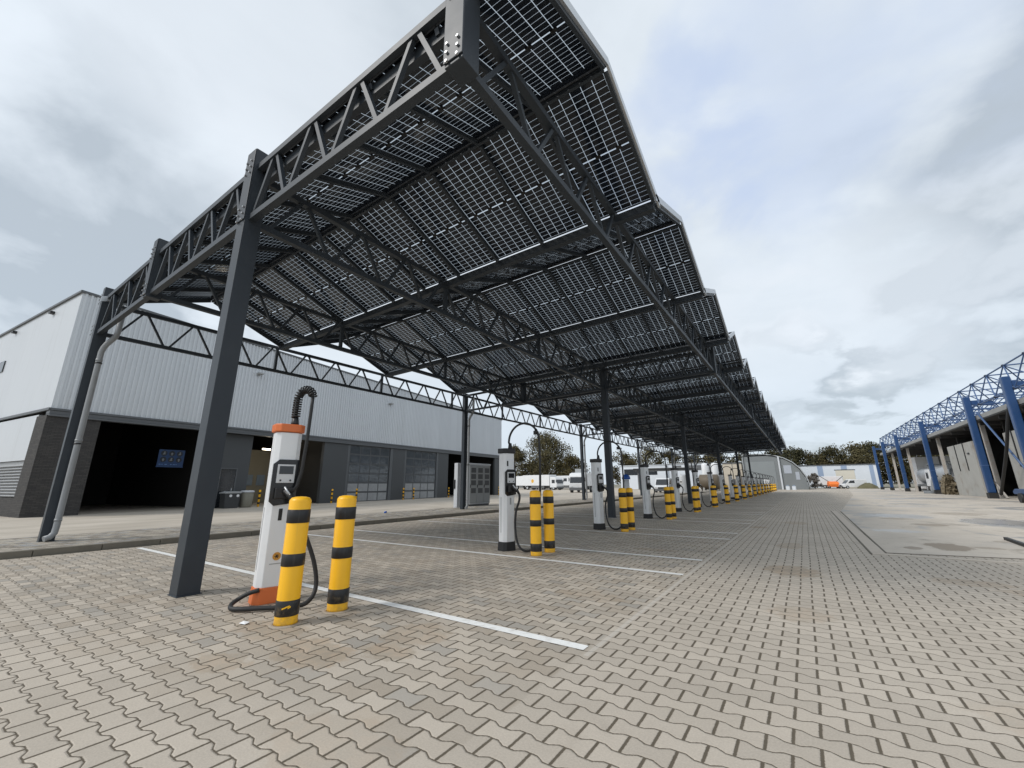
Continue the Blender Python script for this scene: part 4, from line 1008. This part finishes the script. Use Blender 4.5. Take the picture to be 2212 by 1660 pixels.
# ================================================================== VEHICLES
def wheels(root, pts, r, w):
    for (x, y) in pts:
        q = MB(); q.tube([(x-w/2,y,r),(x+w/2,y,r)], r, 18); wh = q.build('wheel', RUBBER, root)
        q = MB(); s = 1 if x > 0 else -1; q.tube([(x+s*(w/2-.01),y,r),(x+s*(w/2+.015),y,r)], r*.55, 14); q.build('rim', ALU, wh)
def box_truck(label, loc, rz, L=7.5, H=3.4, mark=None, roofbox=False, group=None, windows=False):
    """lorry facing local -y"""
    t = thing('box_truck', label, 'truck', loc, rz, group)
    b_ = MB(); b_.prism_axis([(-1.9,.55),(-2.0,1.25),(-1.75,2.35),(-1.45,2.75),(0,2.85),(0,.55)], -1.15, 1.15, 'x'); cab = b_.build('cab', WHITEV, t, bevel=.06)
    b_ = MB(); b_.hexa([(-1.02,-2.005,1.40),(1.02,-2.005,1.40),(1.0,-1.98,1.42),(-1.0,-1.98,1.42),(-.98,-1.80,2.22),(.98,-1.80,2.22),(.96,-1.72,2.24),(-.96,-1.72,2.24)]); b_.build('windscreen', GLASSW, cab)
    for s in (-1.152, 1.152):
        b_ = MB(); b_.box(s-.006,-1.45,1.45,s+.006,-.55,2.2); b_.build('side_window', GLASSW, cab)
        b_ = MB(); b_.box(s-.05 if s < 0 else s, -1.95, 1.6, s if s < 0 else s+.05, -1.8, 2.15); b_.build('mirror', BLACK, cab)
    b_ = MB(); b_.box(-1.14,-2.08,.35,1.14,-1.92,.75); b_.build('bumper', CABDARK, t, bevel=.03)
    for s in (-.85,.85):
        b_ = MB(); b_.box(s-.16,-2.10,.78,s+.16,-1.97,.95); b_.build('headlight', SCREENGREY, cab)
    b_ = MB(); b_.box(-1.23,.12,.95,1.23,L,H); box_ = b_.build('cargo_box', WHITEV, t, bevel=.03)
    if mark:
        for s in (-1.235, 1.235):
            q = MB(); q.tube([(s-.004,L*.62,H*.60),(s+.004,L*.62,H*.60)], .42, 16, 0, True, False); dsk = q.build('side_emblem', mark, box_)
    if windows:
        for s in (-1.235, 1.235):
            for i in range(3): q = MB(); q.box(s-.006,1.2+i*1.7,1.9,s+.006,2.3+i*1.7,2.6); q.build('side_window', GLASSW, box_)
    b_ = MB(); b_.box(-.5,-1.7,.5,.5,L-.2,.93); b_.box(-1.1,1.8,.4,1.1,L-2.6,.9); b_.build('chassis', CABDARK, t)
    wheels(t, [(-.98,-1.0),(.98,-1.0),(-.98,L-1.4),(.98,L-1.4)], .48, .32)
    if roofbox: b_ = MB(); b_.box(-.8,1.0,H,.8,3.2,H+.6); b_.build('roof_unit', CABGREY, t)
    return t
LOGO = paint('emblem_amber', (.75,.42,.05), .5, .1, 3)
gtr = 'white lorries parked beyond the footpath'
box_truck('white lorry with its cab turned to the camera, leftmost of the parked lorries', (-56.6,91,.1), .95, 7.0, 3.3, group=gtr)
box_truck('white lorry parked second from left beneath the big brown tree', (-53.2,93,.1), .75, 6.5, 3.4, group=gtr)
box_truck('white lorry with an amber emblem on its box side', (-46.6,85,.1), 1.35, 8.5, 3.3, mark=LOGO, group=gtr)
box_truck('white box lorry with side windows, right of the lorry with the emblem', (-43.5,92,.1), 1.25, 8.5, 3.2, windows=True, group=gtr)
box_truck('white lorry with a grey roof unit beside the third outer column', (-27.9,59,.1), .25, 5.5, 2.9, roofbox=True, group=gtr)
def van(label, loc, rz, name='van'):
    t = thing(name, label, 'van', loc, rz)
    b_ = MB(); b_.prism_axis([(-2.5,.35),(-2.55,.85),(-1.75,1.15),(-1.0,1.95),(-.6,2.1),(2.5,2.1),(2.6,.9),(2.55,.35)], -.95, .95, 'x'); bd = b_.build('body', WHITEV, t, bevel=.07)
    b_ = MB(); b_.hexa([(-.86,-1.80,1.165),(.86,-1.80,1.165),(.82,-1.70,1.16),(-.82,-1.70,1.16),(-.8,-1.08,1.93),(.8,-1.08,1.93),(.78,-.98,1.90),(-.78,-.98,1.90)]); b_.build('windscreen', GLASSW, bd)
    for s in (-.955,.955):
        b_ = MB(); b_.prism_axis([(-1.35,1.25),(-.85,1.8),(.0,1.85),(.0,1.25)], s-.006, s+.006, 'x'); b_.build('side_window', GLASSW, bd)
        b_ = MB(); b_.box(s*.78-.14,-2.575,.72,s*.78+.14,-2.50,.90); b_.build('headlight', SCREENGREY, bd)
    b_ = MB(); b_.box(-.95,-2.62,.32,.95,-2.5,.62); b_.build('bumper', CABDARK, t, bevel=.03)
    b_ = MB(); b_.box(-.45,-2.60,.66,.45,-2.545,.86); b_.build('grille', BLACK, bd)
    wheels(t, [(-.86,-1.6),(.86,-1.6),(-.86,1.6),(.86,1.6)], .34, .24); return t
van('white van facing the camera under the far black filling station roof', (-16.9, 64, .0), .1)
van('white van in front of the distant white and blue hall', (9.3, 128, .0), -1.2)
# flatbed with orange beacon sheet by the far hall
fb = thing('orange_machine', 'small orange machine parked before the distant white hall', 'machine', (5.7,130,0), .2)
b_ = MB(); b_.prism_axis([(-1.0,.35),(-1.1,1.0),(-.6,1.55),(.5,1.7),(1.1,1.1),(1.1,.35)], -1.0, 1.0, 'x'); b_.build('body', paint('machine_orange',(.85,.20,.03),.5,.1,2), fb, bevel=.08)
b_ = MB(); b_.tube([(-.6,.2,1.5),(-2.3,.4,2.9)], .08, 6); b_.tube([(.6,.2,1.5),(2.3,.4,2.9)], .08, 6); b_.build('arm', CABDARK, fb)
wheels(fb, [(-.95,-.7),(.95,-.7),(-.95,.8),(.95,.8)], .38, .25)
fl = thing('flat_trailer', 'long white trailer behind the orange machine', 'trailer', (5.4,133.5,0), 1.45)
b_ = MB(); b_.box(-1.1,-2.6,.8,1.1,2.6,2.9); b_.build('box', WHITEV, fl, bevel=.05); b_ = MB(); b_.box(-.9,-2.4,.4,.9,2.4,.78); b_.build('chassis', CABDARK, fl)
wheels(fl, [(-.95,1.2),(.95,1.2)], .4, .25)
# tank lorries in the shed
def tank_truck(label, loc, rz):
    t = thing('tank_truck', label, 'truck', loc, rz)
    b_ = MB(); b_.box(-1.15,-.2,.75,1.15,7.2,1.05); b_.build('chassis', CABDARK, t)
    b_ = MB(); r_ = 1.12; b_.tube([(0,.0,2.35),(0,.15,2.35),(0,6.6,2.35),(0,6.8,2.35)], [r_*.82,r_,r_,r_*.82], 20); tk = b_.build('tank', paint('tank_grey',(.42,.44,.46),.4,.1,2,metal=.3), t)
    b_ = MB(); b_.tube([(0,-.06,2.35),(0,.0,2.35)], .62, 16); b_.build('end_hatch', CABDARK, tk)
    b_ = MB()
    for s in (-.95,.95): b_.tube([(s,-.25,.9),(s,-.25,3.7)], .05, 6); b_.tube([(s,.6,.9),(s,.6,3.7)], .05, 6)
    b_.box(-1.1,-.35,3.68,1.1,.9,3.76); b_.box(-1.05,-.3,2.9,-.35,-.2,3.3); b_.build('rear_rack', HOSEG, t)
    b_ = MB(); b_.box(-1.15,-.5,.45,1.15,-.2,.75); b_.box(-1.1,-.45,1.0,-.55,.2,2.0); b_.box(.45,-.4,1.0,1.05,.2,1.7); b_.build('pump_box', WHITEV, t, bevel=.03)
    b_ = MB()
    for k in range(5):
        x0 = -.9+.4*k; b_.tube(smooth_path([(x0,-.35,2.2-.1*k),(x0+.15,-.7,1.5),(x0+.1,-.85,.5+.08*k),(x0-.25,-.8,.25),(x0-.4,-.6,.8),(x0-.35,-.4,1.7)], 5), .06, 7)
    b_.build('hoses', HOSEG, t)
    b_ = MB(); b_.prism_axis([(6.9,.8),(6.9,3.0),(8.6,3.0),(9.0,1.8),(9.0,.8)], -1.15, 1.15, 'x'); cb_ = b_.build('cab', WHITEV, t, bevel=.06)
    b_ = MB(); b_.hexa([(-1.0,8.66,1.9),(1.0,8.66,1.9),(1.0,9.0,1.9),(-1.0,9.0,1.9),(-.97,8.4,2.85),(.97,8.4,2.85),(.97,8.68,2.85),(-.97,8.68,2.85)]); b_.build('windscreen', GLASSW, cb_)
    for s in (-1.152,1.152):
        b_ = MB(); b_.box(s-.006,7.4,1.8,s+.006,8.4,2.6); b_.build('side_window', GLASSW, cb_)
    wheels(t, [(-.95,1.2),(.95,1.2),(-.95,2.6),(.95,2.6),(-.95,7.8),(.95,7.8)], .5, .3)
    b_ = MB(); 
    for s in (-.9,.9): b_.box(s-.15,-.42,1.05,s+.15,-.36,1.22)
    b_.build('tail_light', paint('tail_red',(.35,.03,.02),.4,.1,3), t); return t
tank_truck('tank lorry with hanging grey hoses backed into the shed nearest the concrete wall', (15.5, 72.0, 0), .05)
tank_truck('tank lorry with looped hoses in the shed bay farther from the concrete wall', (15.7, 82.0, 0), .04)
ct = thing('white_container', 'white container behind the tank lorries in the shed', 'container', (18.6, 97.5, 0), .1)
b_ = MB(); b_.box(-3,-1.3,.3,3,1.3,5.4); b_.build('container_body', WHITEV, ct, bevel=.04); b_ = MB(); b_.box(-.08,-1.33,.3,.08,-1.301,5.4); b_.build('corner_post', CABDARK, ct); b_ = MB(); b_.box(-2.9,-1.2,.0,2.9,1.2,.3); b_.build('skid', CABDARK, ct)
random.seed(5)
ch_ = MB()
for i in range(6):
    y0 = 70.3+.28*i; h = random.uniform(1.6,2.3); ch_.tube(smooth_path([(13.2,y0,h),(12.85,y0+.1,h*.75),(12.7,y0+.2,.5),(12.75,y0+.5,.07),(12.95,y0+.8,.5),(13.1,y0+.75,h*.8)],5), .055, 7)
for i in range(3): ch_.tube([Vector((12.6+.55*math.cos(a*.4),72.6+.75*math.sin(a*.4),.06+.10*i)) for a in range(17)], .05, 7)
tag(ch_.build('hose_bundle', HOSEG), 'bundle of grey hoses hanging and coiled behind the blue column by the tank lorry', 'hoses')
# heap of brown netting by the concrete wall
random.seed(11)
b_ = MB()
for i in range(420):
    a = random.uniform(0,6.28); rr = random.uniform(.1,1)**.5; h = random.uniform(0,1)
    cx_ = 13.2+.45*rr*math.cos(a)*(1-.5*h); cy_ = 66.2+1.0*rr*math.sin(a)*(1-.45*h); cz_ = 2.3*h*(1-.35*rr)
    d = Vector((random.uniform(-1,1),random.uniform(-1,1),random.uniform(-1,1)))*.28; e = Vector((random.uniform(-1,1),random.uniform(-1,1),random.uniform(-1,1)))*.22
    c_ = Vector((cx_,cy_,cz_+.1)); b_.add([c_-d-e,c_+d-e,c_+d+e,c_-d+e],[(0,1,2,3)])
for i in range(9):
    y0 = 65.6+.15*i; b_.tube(smooth_path([(12.9,y0,1.9),(12.7,y0+.2,1.0),(12.6,y0+.3,.2),(12.8,y0+.8,.06)],4), .05, 6)
tag(b_.build('netting_heap', NETB, fix=False), 'tangled heap of brown netting beside the grey concrete wall', 'netting')

# ================================================================== FAR BUILDINGS
def simple_building(name, label, x0, y0, x1, y1, h, wall, roofm, feats=()):
    t = thing(name, label, 'building', ((x0+x1)/2, y0, 0)); ox, oy = (x0+x1)/2, y0
    b_ = MB(); b_.box(x0-ox, 0, 0, x1-ox, y1-oy, h); w = b_.build('wall', wall, t)
    b_ = MB(); b_.box(x0-ox-.15,-.15,h,x1-ox+.15,y1-oy+.15,h+.22); b_.build('roof', roofm, t)
    for (nm, a, c, za, zb_, m) in feats:
        q = MB(); q.box(a-ox,-.06,za,c-ox,-.003,zb_); q.build(nm, m, t)
    return t
simple_building('white_hall', 'long white hall with blue grey panels at the far end of the yard', -9.0, 140, 16.0, 165, 5.75, FARWHITE, EAVE,
   [('blue_panel',3.35,4.5,.6,5.7,FARBLUE),('blue_panel',8.4,9.6,4.75,5.7,FARBLUE),('blue_panel',14.1,14.9,.6,5.7,FARBLUE),('loading_door',7.1,11.0,.1,4.45,paint('door_cream',(.66,.62,.53),.6,.05,.5)),('door_lintel',6.9,11.2,4.46,4.68,EAVE)])
simple_building('white_warehouse', 'white warehouse behind the charging posts left of the black filling roof', -37.5, 103, -26.6, 120, 5.5, FARWHITE, paint('roof_pale',(.5,.53,.56),.6,.1,1),
   [('window_band',-36.5,-33.2,3.4,4.8,GLASSW),('window_band',-31.2,-28.5,3.4,4.8,GLASSW)])
simple_building('pale_office', 'pale flat building with dark windows behind the white van', -26.4, 104, -18.7, 118, 5.7, FARWHITE, CABGREY,
   [('window_band',-24.9,-23.2,4.3,5.4,CABDARK),('window_band',-21.5,-18.9,4.3,5.4,CABDARK)])
simple_building('beige_store', 'beige windowless store between the silos and the arched hangar', -15.6, 112, -11.6, 126, 5.85, BEIGE, EAVE, [('door',-14.6,-13.2,.1,2.3,CABDARK),('wall_seam',-13.6,-13.5,2.4,5.8,CABDARK)])
# black filling-station roof
fs = thing('filling_roof', 'flat black filling station roof on slim posts behind the chargers', 'canopy roof', (-24.5, 92, 0))
b_ = MB(); b_.box(-6.0,-.2,4.05,6.0,6,4.50); b_.build('roof_slab', paint('fascia_black',(.016,.017,.018),.5,.1,1), fs)
b_ = MB(); b_.box(-6.0,-.23,4.5,6.0,6,4.56); b_.build('roof_lip', CABGREY, fs)
for (x, y) in [(-5.2,.5),(5.2,.5),(-5.2,5.3),(5.2,5.3)]:
    b_ = MB(); b_.box(x-.12,y-.12,0,x+.12,y+.12,4.05); b_.build('roof_post', CABDARK, fs)
# tanks
tk = thing('brown_tank', 'brown horizontal storage tank on the ground beyond the chargers', 'tank', (-14.5,86,0))
b_ = MB(); b_.tube([(-1.7,0,1.6),(-1.5,0,1.6),(1.5,0,1.6),(1.7,0,1.6)], [1.0,1.35,1.35,1.0], 22); b_.build('tank_shell', BROWNT, tk)
b_ = MB(); 
for x in (-.9,.9): b_.box(x-.15,-1.0,0,x+.15,1.0,.6)
b_.build('saddle', CONCR, tk)
wt_ = thing('silver_tank', 'rounded white tank with a small black marker beside the white van', 'tank', (-13.9,62.8,0))
b_ = MB(); b_.lathe([(.80,0),(.82,.1),(.82,2.25),(.72,2.45),(.4,2.56),(.001,2.6)], 24); b_.build('tank_shell', paint('tank_white',(.58,.61,.64),.4,.06,2), wt_)
b_ = MB(); b_.box(-.35,-.86,1.3,.05,-.80,1.8); sgn = b_.build('marker_plate', CHGWHITE, wt_); b_ = MB(); b_.tube([(-.15,-.87,1.55),(-.15,-.861,1.55)], .11, 12, 0, True, False); b_.build('marker_dot', BLACK, sgn)
for i, x in enumerate((-15.85, -14.1)):
    s_ = thing('silo', ['left white silo rising behind the brown tank', 'right white silo rising behind the brown tank'][i], 'silo', (x, 91, 0), 0, 'white silos behind the brown tank')
    b_ = MB(); b_.lathe([(.25,1.0),(.62,1.9),(.62,4.9),(.5,5.15),(.001,5.25)], 18); b_.build('silo_shell', WHITEV, s_)
    b_ = MB()
    for a in range(4): b_.tube([(.55*math.cos(a*1.57+.78),.55*math.sin(a*1.57+.78),0),(.55*math.cos(a*1.57+.78),.55*math.sin(a*1.57+.78),2.0)], .06, 6)
    b_.build('silo_leg', CABDARK, s_)
# arched hangar
hg = thing('arched_hangar', 'grey arched hangar with translucent end wall at the end of the charger row', 'hangar', (-8.0, 108, 0))
hp = [(8.6,0),(8.55,1.2),(8.2,2.6),(7.4,4.2),(6.3,5.4),(4.9,6.3),(3.4,6.85),(1.5,7.2),(0,7.3)]; hp = hp + [(-2.0,7.3),(-2.65,7.2),(-2.7,6.0),(-2.7,0)]
b_ = MB(); b_.prism_axis(hp, .0, .12, 'y'); b_.build('end_wall', HANGAR_D, hg, fix=True)
b_ = MB(); vv = []; ff = []
for (x, z) in hp: vv += [(x*1.02,-.15,z*1.02+.02),(x*1.02,26,z*1.02+.02)]
for i in range(len(hp)-1): ff.append((2*i,2*i+1,2*i+3,2*i+2))
b_.add(vv, ff, 0, True); b_.build('arched_sheet', HANGAR, hg, fix=False)
b_ = MB()
P_ = [(x*1.03,-.2,z*1.03+.03) for x, z in hp]; b_.tube(P_, .10, 8); b_.build('arch_rim', paint('rim_grey',(.40,.42,.43),.6,.1,1), hg)
b_ = MB(); b_.box(-2.3,-.05,.1,3.2,-.004,5.9); hd_ = b_.build('translucent_door', paint('hangar_glaze',(.25,.27,.275),.35,.1,.4), hg)
for (a, c) in [(4.75,6.1),(6.7,7.4)]:
    b_ = MB(); b_.box(a,-.05,3.3 if a < 6 else 2.0,c,-.004,5.0 if a < 6 else 3.6); b_.build('glazed_panel', paint('hangar_pane',(.42,.45,.50),.3,.06,.4), hg)
b_ = MB(); b_.box(3.9,-.35,0,4.2,-.06,6.9); b_.build('door_post', CABLITE, hg)
for x, lab in ((-2.9,'left white jerrycan at the foot of the arched hangar'),(-1.85,'right white jerrycan at the foot of the arched hangar')):
    t = thing('jerrycan', lab, 'can', (x,103,0)); b_ = MB(); b_.prism(octo(.33,.28,.09),0,.72); b_.build('can_body', FARWHITE, t); b_ = MB(); b_.tube([(-.18,0,.72),(-.18,0,.86),(.15,0,.86),(.15,0,.72)],.05,6); b_.build('can_handle', FARBLUE, t)
# far soil heaps
for i, (x, y, rx_, h, lab) in enumerate([(11.8,126,1.9,1.3,'overgrown soil heap left of the farthest blue column')]):
    b_ = MB(); N = 20; rings = [(1,0),(.8,.45),(.5,.8),(.2,.98)]
    vs = []
    for (rr, hh) in rings:
        for k in range(N): th = 6.283*k/N; j = 1+random.uniform(-.12,.12); vs.append((x+rx_*rr*j*math.cos(th), y+1.4*rr*j*math.sin(th), h*hh*(1+random.uniform(-.1,.1))-.02))
    fs_ = [(a*N+k, a*N+(k+1)%N, (a+1)*N+(k+1)%N, (a+1)*N+k) for a in range(3) for k in range(N)] + [[3*N+k for k in range(N)]]
    b_.add(vs, fs_, 0, True); tag(b_.build('soil_heap', VERGE, fix=False), lab, 'heap')

# ================================================================== TREES
def tree(label, x, y, h, wx, mat, zbase=2.0, nclump=40, nleaf=120, leaf=.42, seed=1, name='tree', group=None, bare=0):
    rnd = random.Random(seed)
    t = thing(name, label, 'tree' if name == 'tree' else 'shrub', (x, y, 0), 0, group)
    tr = MB(); tr.tube([(0,0,0),(.1,.05,h*.25),(-.05,.1,h*.5),(.05,0,h*.8)], [h*.028,h*.022,h*.014,h*.004], 8)
    clumps = []
    for i in range(nclump):
        a = rnd.uniform(0,6.283); zz = rnd.uniform(0,1); rr = (rnd.uniform(.15,1))**.6
        prof = math.sin(math.pi*min(1,.16+.84*zz))**.7 if zz < .5 else (1-((zz-.5)/.5)**2.2*.86)
        cz = zbase+(h-zbase)*zz
        c_ = Vector((wx*.5*rr*prof*math.cos(a), wx*.5*rr*prof*math.sin(a), cz)); clumps.append(c_)
        st = Vector((0,0,max(h*.15, cz*.55))); tr.tube([st, st.lerp(c_,.5)+Vector((0,0,.3)), c_], [h*.008,h*.005,h*.0015], 5)
    tr.build('trunk', BARK, t)
    cr = MB()
    for c_ in clumps:
        R_ = rnd.uniform(.7,1.25)*wx*.15
        for k in range(int(1.45*nleaf*rnd.uniform(.6,1.2))):
            d = Vector((rnd.gauss(0,1),rnd.gauss(0,1),rnd.gauss(0,.8)))
            if d.length > 1.9: d *= 1.9/d.length
            p = c_ + d*R_*.62
            if p.z < zbase*.6: continue
            s = leaf*rnd.uniform(.6,1.35); u = Vector((rnd.gauss(0,1),rnd.gauss(0,1),rnd.gauss(0,1))).normalized(); v = u.cross(Vector((rnd.gauss(0,1),rnd.gauss(0,1),rnd.gauss(0,1)))).normalized()
            cr.add([p-u*s*.6, p+v*s*.35, p+u*s*.6, p-v*s*.35], [(0,1,2,3)])
    cr.build('crown', mat, t, fix=False); return t
g1 = 'trees behind the parked lorries'
tree('tall brown green tree with gaps rising over the parked lorries', -63.5, 112, 15.0, 14, LEAF2, 3, 75, 120, .42, 1, group=g1)
tree('narrow brown tree left of the tall tree over the lorries', -74.0, 110, 12.2, 8.5, LEAF2, 2, 42, 120, .42, 2, group=g1)
tree('low bushy tree right of the tall tree over the lorries', -55.5, 112, 8.6, 9, LEAF, 1.5, 40, 110, .42, 3, group=g1)
tree('low dark tree between the narrow and the tall brown trees', -69.5, 113, 7.0, 9, LEAF3, 1.2, 36, 110, .42, 4, group=g1)
g2 = 'trees behind the white warehouses'
for i, (x, y, h, w) in enumerate([(-46,128,10.5,9),(-39,130,11.5,10),(-32.5,131,10,8),(-26,132,8.8,8),(-20,132,9.5,9),(-13.5,134,8.8,9)]):
    tree(['small tree over the white warehouse at its left end','round brown tree over the middle of the white warehouse','small tree behind the right end of the white warehouse','low tree above the black filling roof','bushy tree above the silos','bushy tree above the beige store'][i], x, y, h, w, [LEAF,LEAF2][i%2], 2, 30, 100, .45, 20+i, group=g2)
g3 = 'trees behind the far white hall'
for i, (x, y, h, w, m) in enumerate([(-8,172,13.0,13,LEAF3),(-1.5,170,13.6,11,LEAF3),(4.0,172,11.8,10,LEAF),(9.0,174,13.2,12,LEAF3),(14.5,170,13.6,13,LEAF2),(19.0,176,14.6,12,LEAF3),(26,174,12.5,13,LEAF),(34,172,12,14,LEAF3)]):
    h *= .88
    tree(['dark round tree behind the arched hangar','dark tree just right of the end of the carport roof','lower tree behind the left part of the white hall','tall dark tree behind the loading door of the white hall','broad paler brown tree behind the right of the white hall','dark tree beside the farthest blue column','tree seen through the far shed bays','tree behind the shed at the right'][i], x, y, h, w, m, 1.5, 44, 110, .5, 40+i, group=g3)
tree('dry leafless shrub beside the arched hangar', 1.9, 121, 3.2, 2.6, paint('dry_twigs',(.17,.15,.13),.9,.3,2), .5, 26, 36, .3, 77, name='shrub')

b_ = MB(); b_.add([(-.05,-.03,0),(.05,-.02,.004),(.04,.03,.012),(-.04,.02,.006),(-.02,.0,.02)], [(0,1,4),(1,2,4),(2,3,4),(3,0,4)])
o = b_.build('paper_scrap', CHGWHITE); o.location = (-4.72, 2.30, .006); tag(o, 'small white scrap of paper by the charging cable on the paving', 'litter')
